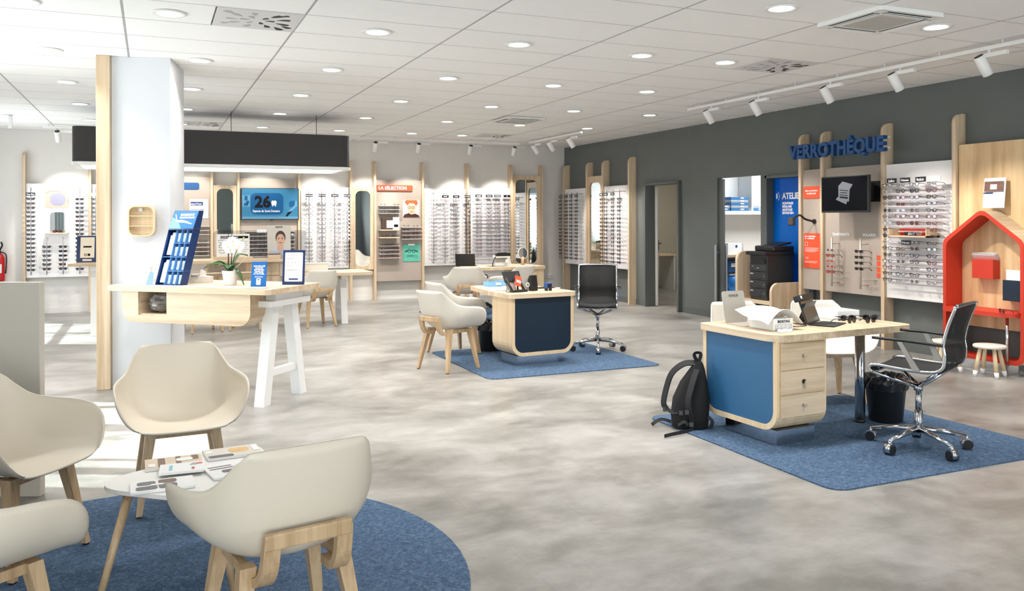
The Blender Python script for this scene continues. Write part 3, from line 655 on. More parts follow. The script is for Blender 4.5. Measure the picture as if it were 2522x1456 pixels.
for i, z in enumerate((1.325, 1.245, 1.17, 1.10, 1.03, .96, .885)):
    rail_shelf(t, .02, z, .84)
    if i:
        for x in (-.3, -.14, .02, .18, .34): glasses_stuff((1.94 + x, YB - .2, z + .004), 0)
B().box(-.14, -.23, 1.31, .16, .006, .05).obj('price_card', paper, t)
t = panel('eyewear_display', 'taupe panel headed by the orange sign on the back wall', (4.295, YB, 0), 0, .88, .35, 2.25, panelgrey)
s_ = B(); s_.prism(rrect(.69, .105, (.004, .02, .02, .004), 4, -.085, 2.10), 1, -.15, -.115); so = s_.obj('orange_sign', orange, t)
text('LA SÉLECTION', (-.4, -.152, 2.072), .083, inkwhite, so, bold=.0022)
ph = B().box(.24, -.12, 1.715, .325, .006, .33).obj('portrait_print', mat('poster_peach', (248, 226, 206), .6), t)
b = B(); b.prism([(.24 + x, 1.70 + z) for x, z in ngon(.075, 14, ry=.105)], 1, -.125, -.123); b.m(1).prism([(.11, 1.83), (.13, 1.875), (.35, 1.875), (.37, 1.81), (.33, 1.76), (.30, 1.81), (.2, 1.82), (.17, 1.77)], 1, -.1265, -.1255)
b.m(2).prism([(.08, 1.552), (.10, 1.6), (.19, 1.63), (.24, 1.6), (.31, 1.62), (.39, 1.585), (.4, 1.552)], 1, -.1275, -.1265)
for s in (-1, 1): b.m(2).frame([(.238 + s * .04 + x, 1.735 + z) for x, z in rrect(.062, .036, .014, 3)], [(.238 + s * .04 + x, 1.735 + z) for x, z in rrect(.052, .027, .011, 3)], 1, -.1285, -.127)
b.m(1).prism([(.215, 1.655), (.24, 1.663), (.265, 1.655), (.24, 1.645)], 1, -.1285, -.127); b.obj('face_print', [mat('print_skin_orange', (244, 190, 158), .6), mat('print_hair_orange', (216, 104, 58), .6), mat('print_dark_brown', (66, 26, 24), .6)], ph)
tp = B().box(.24, -.12, .875, .325, .006, .33).obj('teal_print', mat('poster_teal', (92, 182, 160), .6), t)
b = B()
for s in (-1, 1): b.frame([(.24 + s * .045 + x, .91 + z) for x, z in ngon(.036, 14)], [(.24 + s * .045 + x, .91 + z) for x, z in ngon(.030, 14)], 1, -.126, -.123); b.tube([(.24 + s * .08, -.124, .915), (.24 + s * .13, -.124, .885)], .006, seg=4)
b.box(.24, -.124, .915, .26, .003, .008); b.frame([(.33 + x, .80 + z) for x, z in ngon(.028, 14)], [(.33 + x, .80 + z) for x, z in ngon(.025, 14)], 1, -.126, -.123)
for k in range(3): b.box(.22, -.124, .83 - .014 * k, .14, .003, .003)
b.obj('eyeglass_print', inkblack, tp); B().box(.24, -.126, 1.03, .13, .004, .03).obj('white_label', paper, tp)
for z in (1.785, 1.715, 1.645): rail_shelf(t, -.2, z, .4)
for k, z in enumerate((1.035, .96, .885, .81)): rail_shelf(t, -.2, z, .4)
for k, z in enumerate((1.38, 1.31, 1.235, 1.16)): rail_shelf(t, .23, z, .39)
for z in (1.785, 1.715, 1.645):
    for x in (-.33, -.07): glasses_stuff((4.295 + x, YB - .2, z + .002), 0)
for zz, xs in (((1.035, .96, .885, .81), (-.32, -.2, -.08)), ((1.38, 1.31, 1.235, 1.16), (.12, .3))):
    for z in zz:
        for x in xs: glasses_stuff((4.295 + x, YB - .2, z + .004), 0)
for z in (1.31, 1.17): B().box(-.22, -.2, z, .37, .17, .02, bev=.003).obj('oak_shelf', oakx, t)
for x in (-.32, -.2, -.1): glasses_stuff((4.295 + x, YB - .26, 1.205), 0)
t = thing('brochure_box', 'dark box with white brochures on the oak shelf under the orange sign', 'box', (4.1, YB - .2, 1.3215))
B().box(-.03, 0, .11, .26, .1, .22, bev=.003).obj('box', mat('box_brown', (70, 52, 44), .5), t); B().box(-.01, -.053, .1, .14, .004, .14).obj('label', paper, t); B().box(.1, -.057, .115, .12, .006, .23).obj('brochure', paper, t); B().box(.1, -.061, .07, .08, .002, .05).obj('brochure_photo', inkblack, t)
# ------------------------------------------------------------------ dark right wall: rod panels
def fit(o, w):
    xs = [v.co.x for v in o.data.vertices]; o.scale.x = w / max(max(xs) - min(xs), 1e-4); return o
def rod_panel_r(label, yc, w, rods, tags, which):
    t = panel('eyewear_display', label, (XR, yc, 0), -PI / 2, w, .61, 2.11, panelwhite)
    for k, x in enumerate(rods):
        rod(t, x, .70, 2.03)
        if tags[k]: brand_tag(t, x, 1.955, txt=tags[k], size=.026)
        for i in range(17): glasses_far((XR - .262, yc - x, ROWTOP - PITCH * i), -PI / 2, '{c} {k} eyeglasses, %s down on the %s rod, %s' % (ORD[i], ORD[k], which), 'eyeglasses on the ' + which)
rod_panel_r('white rod panel of eyeglasses at the far corner of the dark wall', 14.69, .92, [-.40, -.14, .06, .29], ['LACOSTE', 'NIKE', 'KENZO', 'OXO'], 'far corner panel')
rod_panel_r('white rod panel of eyeglasses left of the open doorway on the dark wall', 13.115, .88, [-.295, -.135, .105, .325], ['BOSS', 'DIOR', 'CELINE', ''], 'panel left of the open doorway')
# --- shelf panel beside the house niche
YC = 6.635
t = shelf_panel('white panel of sixteen shelf rows of eyeglasses beside the red house niche', (XR, YC, 0), -PI / 2, .88, 16, 1.875, .0705)
for x, s, sz in ((-.235, 'Julbo', .04), (-.055, 'Princess', .03), (.145, 'Ba&sh', .038)): brand_tag(t, x, 1.925, y=-.255, txt=s, size=sz, w=.13, h=.055)
brand_tag(t, .33, 1.93, y=-.255, m=panelwhite); brand_tag(t, -.04, 1.24, y=-.262, txt='Princess', size=.03, w=.12, h=.05)
XS = (-.295, -.115, .065, .285)
for i in range(16):
    for k, x in enumerate(XS):
        if i in (7, 8) and k in (1, 2) or (i == 9 and k == 1): continue
        c_ = 'burgundy' if (i in (5, 6) and k in (1, 2, 3)) or (i, k) in ((1, 3), (7, 3), (13, 0)) else None
        glasses_near((XR - .258, YC - x, 1.875 - .0705 * i + rg.uniform(-.003, .003)), -PI / 2 + rg.uniform(-.1, .1), '{c} {k} eyeglasses, %s row down, %s column, shelves beside the red niche' % (ORD[i], ORD[k]), 'eyeglasses beside the red house niche', colr=c_)
t = thing('display_tray', 'small oak tray with red lining and brand plate among the eyeglass shelves', 'tray', (XR, YC - .02, 1.30), -PI / 2)
b = B(); b.box(0, -.22, .008, .50, .2, .016); b.box(-.245, -.22, .045, .01, .2, .09); b.box(.245, -.22, .045, .01, .2, .09); b.obj('oak_tray', oakx, t)
B().box(0, -.135, .052, .48, .02, .08).obj('red_lining', redl, t); brand_tag(t, -.02, .036, y=-.24, txt='Julbo', size=.026, w=.16, h=.038)
glasses_near((XR - .27, YC - .09, 1.345), -PI / 2 + .6, 'pale eyeglasses lying folded in the red display tray', 'eyeglasses beside the red house niche', colr='crystal')
# --- taupe panels under the blue sign
t = panel('eyewear_display', 'narrow taupe panel with two orange plates under the blue sign', (XR, 8.24, 0), -PI / 2, .34, .6, 2.13, panelgrey)
s1 = B().prism(rrect(.285, .155, .02, 4, -.005, 1.838), 1, -.125, -.114).obj('orange_plate', orange, t)
text('PRISE DE MESURES', (-.005, -.127, 1.85), .026, inkwhite, s1, bold=.0008, align='CENTER'); text('NUMÉRIQUES', (-.005, -.127, 1.815), .026, inkwhite, s1, bold=.0008, align='CENTER')
s2 = B().prism(rrect(.285, .445, .02, 4, 0, 1.095), 1, -.125, -.114).obj('orange_plate', orange, t)
text('CHOIX DES VERRES', (-.12, -.127, 1.27), .021, inkwhite, s2, bold=.0007); text('ET TRAITEMENTS', (-.12, -.127, 1.243), .021, inkwhite, s2, bold=.0007)
b = B(); b.frame(rrect(.045, .05, .006, 3, -.095, 1.18), rrect(.037, .042, .004, 3, -.095, 1.18), 1, -.1265, -.125)
for k, w in enumerate((.24, .22, .23, .18)): b.box(-.12 + w / 2, -.126, 1.13 - .016 * k, w, .002, .004)
for s in (-.1, -.072): b.frame(ngon(.013, 10, s, 1.0), ngon(.010, 10, s, 1.0), 1, -.1265, -.125)
for k, w in enumerate((.22, .2)): b.box(-.12 + w / 2, -.126, .96 - .016 * k, w, .002, .004)
b.obj('print', inkwhite, s2)
t = panel('eyewear_display', 'wide taupe panel with two steel rods of sunglasses below the wall screen', (XR, 7.575, 0), -PI / 2, .9, .6, 2.13, panelgrey)
fit(text('TRAITEMENTS', (-.325, -.117, 1.295), .045, inkwhite, t, bold=.0015), .27); fit(text('SOLAIRES', (.155, -.117, 1.295), .045, inkwhite, t, bold=.0015), .2)
for x in (-.215, .235):
    b = B(); b.cyl((x, -.235, .68), (x, -.235, 1.275), .011, seg=10); b.cyl((x, -.235, .72), (x, -.1, .72), .006, seg=6); b.cyl((x, -.235, 1.2), (x, -.1, 1.2), .006, seg=6)
    b.cyl((x, -.235, .785), (x + .14, -.12, .785), .004, seg=6); b.obj('steel_rod', steel, t)
for i in range(4): B().box(.40, -.118, 1.05 - .068 * i, .07, .006, .052, bev=.001, seg=1).obj('orange_label', orange, t)
for i in range(5): glasses_near((XR - .262, 7.79, 1.12 - .066 * i), -PI / 2, '{c} framed demonstration glasses with pinkish lenses, %s on the treatments rod' % ORD[i], 'demonstration glasses on the left steel rod', lensclear if i in (0,) else lenspink, 'rect', ('crystal', 'black', 'crystal', 'crystal', 'burgundy')[i])
for i in range(4): glasses_near((XR - .262, 7.34, 1.12 - .068 * i), -PI / 2, 'black sunglasses, %s from the top on the right steel rod under the wall screen' % ORD[i], 'black sunglasses on the right steel rod', SUNL['dark'], 'rect', 'black', 'sunglasses', 'sunglasses')
t = thing('information_screen', 'black wall screen showing a folded paper picture under the blue sign', 'screen', (XR - .375, 7.43, 1.79), -PI / 2 + .05)
B().box(0, 0, 0, .69, .045, .43, bev=.006).obj('case', black, t); B().box(0, -.0235, .004, .66, .002, .395).obj('display', mat('screen_dark', (8, 10, 15), .6, emit=.08, spec=.08), t)
b = B(); b.box(.1, .13, .03, .3, .12, .2, bev=.01); b.box(.2, .24, .03, .3, .03, .24); b.obj('wall_bracket', black, t)
b = B(); b.poly([(-.08, -.026, .10), (-.02, -.026, .15), (.13, -.026, .11), (.085, -.026, .05), (.075, -.026, -.09), (-.08, -.026, -.05)]); b.poly([(-.12, -.0265, -.06), (-.09, -.0265, -.03), (.06, -.0265, -.06), (.035, -.0265, -.12)])
b.m(1)
for k, w in enumerate((.12, .1, .12, .12)): b.box(.0, -.0275, .045 - .028 * k, w, .001, .008 if k < 3 else .018, rot=(0, .12, 0))
b.obj('paper_picture', [mat('screen_paper', (104, 106, 114), .5, emit=.08), inkblack], t)
t = thing('sign_lettering', 'large blue raised capital letters mounted across the oak uprights', 'sign', (XR - .30, 8.42, 2.27), -PI / 2)
lt = fit(text('VERROTHÈQUE', (0, 0, 0), .232, signblue, t, ext=.03, bold=.010, space=1.02), 1.52)
b = B(); b.box(.77, .05, .03, 1.5, .012, .022); b.box(.77, .05, .15, 1.5, .012, .022); b.box(.02, .1, .03, .03, .1, .02); b.box(.02, .1, .15, .03, .1, .02); b.box(1.33, .1, .03, .03, .1, .02); b.box(1.33, .1, .15, .03, .1, .02); b.obj('mounting_rail', white, t)
t = thing('measuring_camera', 'black square camera head on a jointed arm fixed to the taupe panel', 'camera', (XR - .115, 8.2, 1.47), -PI / 2)
B().lathe([(.03, 0), (.03, .02), (.02, .03)], 14).obj('mount', black, t).rotation_euler = (PI / 2, 0, 0)
b = B(); b.tube(smooth_path([(0, -.03, 0), (-.02, -.14, .03), (-.03, -.2, .075), (-.0, -.28, .07), (.01, -.36, .03)], 4), .014, seg=8); b.obj('arm', black, t)
b = B(); b.box(.03, -.4, .0, .105, .03, .105, bev=.008); b.cyl((-.06, -.4, .02), (-.02, -.4, .02), .005, seg=6); b.obj('head', black, t); b = B(); b.prism(rrect(.08, .08, .004, 2, .03, 0), 1, -.419, -.415); b.obj('lens_panel', mat('lens_panel', (70, 62, 56), .2), t)
# --- printer nook
t = thing('printer_nook', 'oak side panels and shelf of the printer nook at the dark wall', 'cabinet', (XR, 8.86, 0), -PI / 2)
def cheek(x, zt, name='side_panel'):
    r = .12; pts = [(-.005, 0), (-.555, 0)] + [(-.555 + r * (1 - math.cos(a)), zt - r + r * math.sin(a)) for a in [PI / 2 * i / 7 for i in range(8)]] + [(-.005, zt)]
    B().prism(pts, 0, x - .022, x + .022).obj(name, oakz, t)
cheek(-.335, 1.066); cheek(.345, .675)
B().box(0, -.28, .41, .64, .54, .045, bev=.003).obj('shelf', oakx, t); B().box(0, -.53, .19, .64, .03, .34, bev=.003).obj('front_panel', oakx, t)
t = thing('printer', 'black multifunction printer with paper trays standing in the oak nook', 'printer', (XR, 8.83, .4335), -PI / 2)
B().box(0, -.265, .30, .335, .44, .6, bev=.012).obj('body', mat('printer_charcoal', (44, 46, 48), .5), t)
for k, z in enumerate((.09, .205, .315)):
    b = B(); b.box(0, -.488, z, .325, .016, .1, bev=.004); b.m(1).box(.02, -.4975, z - .035, .09, .004, .022); b.m(2).box(-.12, -.4975, z + .028, .06, .003, .018); b.m(2).box(.12, -.4975, z, .012, .003, .014); b.obj('paper_tray', [MATS['printer_charcoal'], black, inkgrey], t)
b = B(); b.box(0, -.488, .43, .325, .012, .1, bev=.003); b.m(1).box(.0, -.495, .51, .28, .01, .075, bev=.004); b.m(2).box(-.1, -.4955, .44, .02, .002, .012); b.box(.0, -.4955, .42, .05, .002, .01); b.obj('front_door', [MATS['printer_charcoal'], black, inkgrey], t)
B().box(.01, -.30, .615, .38, .5, .05, bev=.012).obj('control_panel', black, t)
B().box(.0, -.22, .675, .37, .36, .075, bev=.02).obj('scanner_lid', black, t)
b = B(); b.prism([(-.36, .69), (-.05, .74), (-.06, .76), (-.37, .705)], 0, -.12, .14); b.obj('document_feeder', black, t)
# --- workshop behind the opening
t = thing('workbench', 'oak topped white workbench seen through the opening', 'workbench', (8.78, 10.86, 0))
B().box(0, 0, .92, 1.64, .56, .04, bev=.003).obj('worktop', oakx, t)
for x in (-.8, -.1, .8): B().box(x, .02, .45, .03, .5, .9).obj('side_panel', white, t)
B().box(-.44, .0, .36, .64, .5, .02).obj('shelf', white, t); B().box(-.45, -.0, .17, .64, .5, .33, bev=.004).obj('drawer_front', white, t)
t = thing('wall_shelf', 'white workshop shelf with a tall divider on the rear wall', 'shelf', (8.85, 11.148, 1.6))
B().box(0, -.17, .0, 1.75, .34, .06, bev=.004).obj('board', white, t); B().box(.06, -.17, .66, .035, .33, 1.26).obj('divider', white, t)
bluet = tinted_sheet('blue_plastic', (74, 138, 196), .7); bluet2 = tinted_sheet('clear_plastic_box', (196, 206, 216), .6)
def trays(x, z, n, w, label, first=bluet, y=10.82):
    t = thing('drawer_box', label, 'storage box', (x, y + .12, z), 0, 'translucent blue drawer boxes')
    for k in range(n):
        b = B(); b.box(0, 0, .022 + .045 * k, w, .24, .042, bev=.004); b.m(1).box(.05, -.122, .026 + .045 * k, .07, .004, .018); b.obj('drawer', [bluet2 if k % 2 else first, paper], t)
trays(8.66, 1.63, 5, .34, 'tall stack of translucent blue drawers on the workshop shelf'); trays(8.33, 1.63, 2, .27, 'low blue drawer box beside the tall stack on the workshop shelf'); trays(9.04, 1.63, 2, .2, 'small blue drawer box right of the white divider', y=10.84)
t = thing('white_case', 'white carton with a dark blue round sticker on the workbench', 'box', (8.42, 10.75, .94), .1)
B().box(0, 0, .09, .3, .2, .18, bev=.004).obj('carton', paper, t); b = B(); b.cyl((.03, -.101, .13), (.03, -.103, .13), .022, seg=16); b.obj('sticker', inkblue, t)
b = B(); b.box(.17, -.0, .09, .03, .2, .18, rot=(0, -.15, 0)); b.obj('flap', mat('carton_grey', (196, 198, 202), .6), t)
t = thing('storage_bin', 'blue plastic storage bin under the workbench', 'storage box', (8.46, 10.78, .37))
b = B(); b.lathe([(.15, 0), (.17, .24)], 4); b.obj('bin', mat('bin_blue', (38, 128, 206), .4), t).rotation_euler.z = PI / 4; B().box(0, 0, .255, .26, .26, .03, bev=.004).obj('lid', bluet2, t)
t = thing('storage_bin', 'dark blue crate under the worktop above the blue bin', 'storage box', (8.46, 10.8, .655)); B().box(0, 0, .1, .3, .26, .19, bev=.01).obj('crate', mat('crate_navy', (36, 78, 130), .5), t); B().box(-.05, -.132, .12, .08, .004, .06).obj('clip', paper, t)
tag(B().tube(smooth_path([(8.33, 11.13, 1.57), (8.36, 11.13, 1.4), (8.34, 11.13, 1.25), (8.40, 11.12, 1.0), (8.42, 11.05, .945)], 5), .004, seg=5).obj('cable', black), 'thin black cable hanging from the workshop shelf', 'cable')
# consulting room beyond the doorway
t = SWIVEL = thing('swivel_stool', 'black stool partly seen in the room behind the doorway', 'stool', (9.2, 14.85, 0))
B().lathe([(.02, .5), (.17, .5), (.18, .53), (.16, .56), (.02, .565)], 20).obj('seat', black, t); B().cyl((0, 0, .06), (0, 0, .5), .025).obj('stem', chrome, t)
for k in range(5):
    a = 2 * PI * k / 5; B().tube([(0, 0, .09), (.24 * math.cos(a), .24 * math.sin(a), .06)], .014, seg=6).obj('foot', black, t); B().cyl((.24 * math.cos(a) - .015, .24 * math.sin(a), .03), (.24 * math.cos(a) + .015, .24 * math.sin(a), .03), .03).obj('caster', black, t)
t = thing('consulting_desk', 'pale desk corner just seen behind the right door jamb', 'desk', (9.75, 15.2, 0)); B().box(0, 0, .74, 1.0, .6, .04, bev=.004).obj('top', birch, t)
for x in (-.47, .47): B().box(x, 0, .36, .03, .56, .72).obj('side_panel', white, t)
B().box(-.42, 0, .80, .1, .2, .08, bev=.004).obj('organizer', birch, t)
t = thing('instrument_stand', 'black instrument stand behind the open door leaf', 'stand', (8.62, 13.9, 0))
b = B(); b.tube([(-.28, -.1, .03), (.28, .08, .03)], .02, seg=6); b.tube([(0, 0, .03), (-.2, .25, .03)], .02, seg=6); b.obj('base', black, t); B().cyl((0, 0, .03), (0, 0, .9), .025).obj('pole', black, t); B().box(0, 0, .93, .3, .25, .05, bev=.01).obj('tray', mat('stand_grey', (120, 122, 120), .5), t)
# --- red house niche on its oak board
def fillet(pts, r, seg=6):
    out = []; n = len(pts)
    for i in range(n):
        p, a, c = Vector(pts[i]), Vector(pts[i - 1]), Vector(pts[(i + 1) % n]); u, v = (a - p).normalized(), (c - p).normalized()
        ang = u.angle(v); d = min(r / math.tan(ang / 2), .45 * (a - p).length, .45 * (c - p).length); p0, p1 = p + u * d, p + v * d
        for k in range(seg + 1):
            s = k / seg; out.append(tuple((1 - s) ** 2 * p0 + 2 * s * (1 - s) * p + s * s * p1))
    return out
t = thing('backing_board', 'large oak board behind the red house niche on the dark wall', 'panel', (XR, 5.70, 0), -PI / 2)
B().box(.2, -.105, 1.335, 1.28, .02, 1.87, bev=.002).obj('oak_board', wood('oak_staves', (226, 196, 152), (196, 160, 114), 2, across=9, stave=10), t); B().box(.2, -.05, 1.3, 1.1, .09, 1.6).obj('batten', darktrim, t)
t = thing('house_niche', 'red house-shaped niche with a shelf and oak outer skin', 'niche', (XR, 5.70, 0), -PI / 2)
def house(off): return fillet([(-.435 + off, .104 + off), (.435 - off, .104 + off), (.435 - off, 1.281 - off * .7), (-.0, 1.60 - off * 1.2), (-.435 + off, 1.281 - off * .7)], .1)
B().frame(house(0), house(.012), 1, -.348, -.118).obj('oak_skin', oaky, t); B().frame(house(.001), house(.036), 1, -.356, -.117).obj('red_shell', redl, t)
b = B(); b.prism(rrect(.78, .36, (.1, .1, .002, .002), 6, 0, -.30), 2, .565, .605); b.obj('shelf', redl, t)
for x in (-.28, .30): B().cyl((x, -.4, .14), (x, -.4, .565), .014).obj('shelf_leg', chrome, t)
B().box(0, -.2, .052, .7, .2, .103).obj('plinth', chrome, t)
t = thing('wall_pocket', 'red wall box holding white papers inside the house niche', 'wall box', (XR - .116, 5.795, .9), -PI / 2)
B().box(0, -.05, .095, .23, .1, .19, bev=.002).obj('box', redl, t)
for k in range(3): B().box(-.01 + .004 * k, -.055 + .012 * k, .205 + .01 * k, .25, .004, .09, rot=(.75, 0, .05 * k)).obj('paper_sheet', paper, t)
t = thing('wall_pocket', 'dark blue wall box holding a white paper inside the house niche', 'wall box', (XR - .116, 5.46, .7), -PI / 2)
B().box(0, -.05, .1, .24, .1, .2, bev=.002).obj('box', navy, t); B().box(0, -.06, .235, .22, .004, .13).obj('paper_sheet', paper, t)
t = thing('leaning_print', 'white printed card with a photo leaning on the roof of the house niche', 'print', (XR - .18, 5.69, 1.605), -PI / 2)
c = B().box(0, 0, .15, .23, .006, .3, rot=(-.1, 0, .0)).obj('card', paper, t)
b = B(); b.box(0, -.009, .215, .2, .002, .1, rot=(-.1, 0, 0)); b.m(1).box(.0, -.0125, .21, .07, .002, .05, rot=(-.1, 0, 0)); b.m(2).box(-.06, -.0085, .15, .1, .002, .012, rot=(-.1, 0, 0)); b.m(3).box(.0, -.0, .12, .12, .002, .004, rot=(-.1, 0, 0)); b.obj('photo', [mat('photo_brown', (118, 84, 74), .5, noise=.5, scale=30), inkwhite, inkblue, inkgrey], t); text('40€', (-.02, -.002, .07), .04, inkblue, t, rot=(PI / 2 - .1, 0, 0))
glasses_near((XR - .5, 5.38, .63), -PI / 2 - .5, 'small red eyeglasses lying on the red shelf of the house niche', 'loose glasses', colr='burgundy', kind='round')
def stool(x, y, rz, label):
    t = thing('stool', label, 'stool', (x, y, 0), rz, 'round children stools')
    B().lathe([(.001, .272), (.135, .272), (.143, .278), (.143, .294), (.137, .300), (.001, .300)], 28, cap=False).obj('seat', mat('stool_white', (226, 216, 204), .5), t)
    for k in range(4):
        a = PI / 4 + PI / 2 * k; p0 = Vector((.085 * math.cos(a), .085 * math.sin(a), .272)); p1 = Vector((.14 * math.cos(a), .14 * math.sin(a), .0))
        l = B().cyl(p0, p0.lerp(p1, .82), .017, .02, seg=12).obj('leg', birch, t); B().cyl(p0.lerp(p1, .80), p1, .0215, .017, seg=12).obj('white_foot', white, l)
stool(7.32, 5.48, .3, 'round white topped child stool in front of the red house niche'); stool(7.22, 5.86, .9, 'round white topped child stool mostly hidden behind the mesh office chair')
t = thing('wall_television', 'wall television showing a blue dental centre advert with large number', 'television', (1.935, YB - .155, 1.79))
B().box(0, 0, 0, .99, .06, .56, bev=.006).obj('case', black, t); B().box(.02, -.03, -.285, .06, .03, .02, bev=.004).obj('sensor', black, t)
scr = B().box(0, -.031, .0, .96, .003, .535).obj('display', mat('screen_blue', (44, 100, 132), .6, emit=.16, spec=.2), t)
b = B(); b.prism(rrect(.56, .38, .09, 5, -.055, .0), 1, -.0335, -.032); b.m(1).box(0, -.0335, -.245, .96, .002, .045); b.box(0, -.0335, -.195, .96, .0015, .004)
for (x, z, w, h) in ((-.41, .05, .13, .2), (-.41, .10, .05, .08), (-.385, .03, .05, .05), (-.41, -.01, .07, .05)): b.m(1 if w > .1 else 0).box(x, -.0335 - (w < .1) * .001, z, w, .001, h)
b.m(2).prism([(.30, -.15), (.26, -.225), (.29, -.225), (.38, -.13)], 1, -.0345, -.0335); b.m(1).prism([(.30, -.14), (.38, -.12), (.47, -.03), (.46, .06), (.43, .06), (.42, -.02), (.37, -.07)], 1, -.036, -.0345); b.m(0).prism(rrect(.12, .11, .03, 3, .385, .0), 1, -.0355, -.0345)
b.obj('advert', [mat('screen_deep', (10, 70, 112), .6, emit=.15, spec=.2), mat('screen_pale', (80, 124, 150), .6, emit=.15, spec=.2), inkblack], scr)
text('26', (-.265, -.0365, -.055), .27, inkblack, scr, bold=.012); fit(text('Espaces de Santé Dentaire', (-.30, -.0365, -.145), .06, inkwhite, scr), .46)
b = B(); b.prism([(.06 + x, .005 + z) for x, z in [(-.04, .04), (-.02, .055), (0, .045), (.02, .055), (.045, .04), (.045, .0), (.03, -.055), (.015, -.03), (-.01, -.03), (-.02, -.055), (-.04, -.0)]], 1, -.0385, -.037); b.obj('tooth', inkwhite, scr)
t = thing('fire_extinguisher', 'red fire extinguisher with black hose on the rear wall', 'fire extinguisher', (-2.2, YB - .1, .55))
B().lathe([(.001, 0), (.07, 0), (.075, .02), (.075, .36), (.05, .42), (.02, .44)], 20).obj('cylinder', mat('extinguisher_red', (196, 30, 34), .3), t); B().box(0, -.074, .2, .08, .01, .14, bev=.003).obj('label', paper, t)
b = B(); b.tube([(0, 0, .44), (0, 0, .5)], .018, seg=8); b.tube(smooth_path([(0, 0, .49), (.04, -.03, .56), (.03, -.05, .62)], 4), .014, seg=6); b.obj('valve', black, t); B().tube(smooth_path([(.0, -.02, .47), (.09, -.03, .42), (.095, -.03, .25), (.085, -.02, .12)], 5), .011, seg=6).obj('hose', black, t)
t = thing('power_socket', 'white double power socket low on the rear wall by the corner', 'socket', (7.5, YB - .002, .34)); B().box(0, -.008, 0, .15, .016, .085, bev=.004).obj('plate', white, t); b = B(); b.cyl((-.035, -.015, 0), (-.035, -.018, 0), .025); b.cyl((.035, -.015, 0), (.035, -.018, 0), .025); b.obj('outlet', mat('socket_grey', (190, 190, 190), .5), t)
# glasses past the single-object limit, joined
bmx = bmesh.new()
mats_order = list(FR.keys())
gme = {}
for kd, cl, M in STUFF:
    me = whole_mesh(kd, lensclear, cl); n0 = len(bmx.verts); bmx.from_mesh(me); bmx.verts.ensure_lookup_table(); bmx.faces.ensure_lookup_table()
    bmesh.ops.transform(bmx, matrix=M, verts=bmx.verts[n0:])
    f0 = gme.get('f', 0); idx = mats_order.index(cl)
    for f in bmx.faces[f0:]: f.material_index = idx if f.material_index == 0 else len(mats_order)
    gme['f'] = len(bmx.faces)
me = bpy.data.meshes.new('eyeglasses_rows'); bmx.to_mesh(me); bmx.free()
for k in mats_order: me.materials.append(FR[k])
me.materials.append(lensclear)
tag(link('eyeglasses_rows', me), 'rows of further eyeglasses on the back wall rods and shelves', 'eyeglasses', kind='stuff')
# ------------------------------------------------------------------ rugs
def rug(name, pts, label, th=.008):
    o = B().prism(pts, 2, 0.0005, th).obj(name, M_carpet); return tag(o, label, 'rug')
rug('round_rug', ngon(1.34, 72, -.054, 3.683), 'round dark blue rug under the lounge chairs and coffee table')
def rectpts(x0, x1, y0, y1, r=.1): return rrect(x1 - x0, y1 - y0, r, 6, (x0 + x1) / 2, (y0 + y1) / 2)
rug('rug', rectpts(3.45, 5.42, 3.50, 5.40), 'square blue rug under the right-hand desk with the backpack')
rug('rug', rectpts(2.90, 4.82, 7.25, 9.05), 'square blue rug under the middle desk')
rug('rug', rectpts(4.0, 6.0, 11.5, 13.15), 'square blue rug under the back desk by the wall')
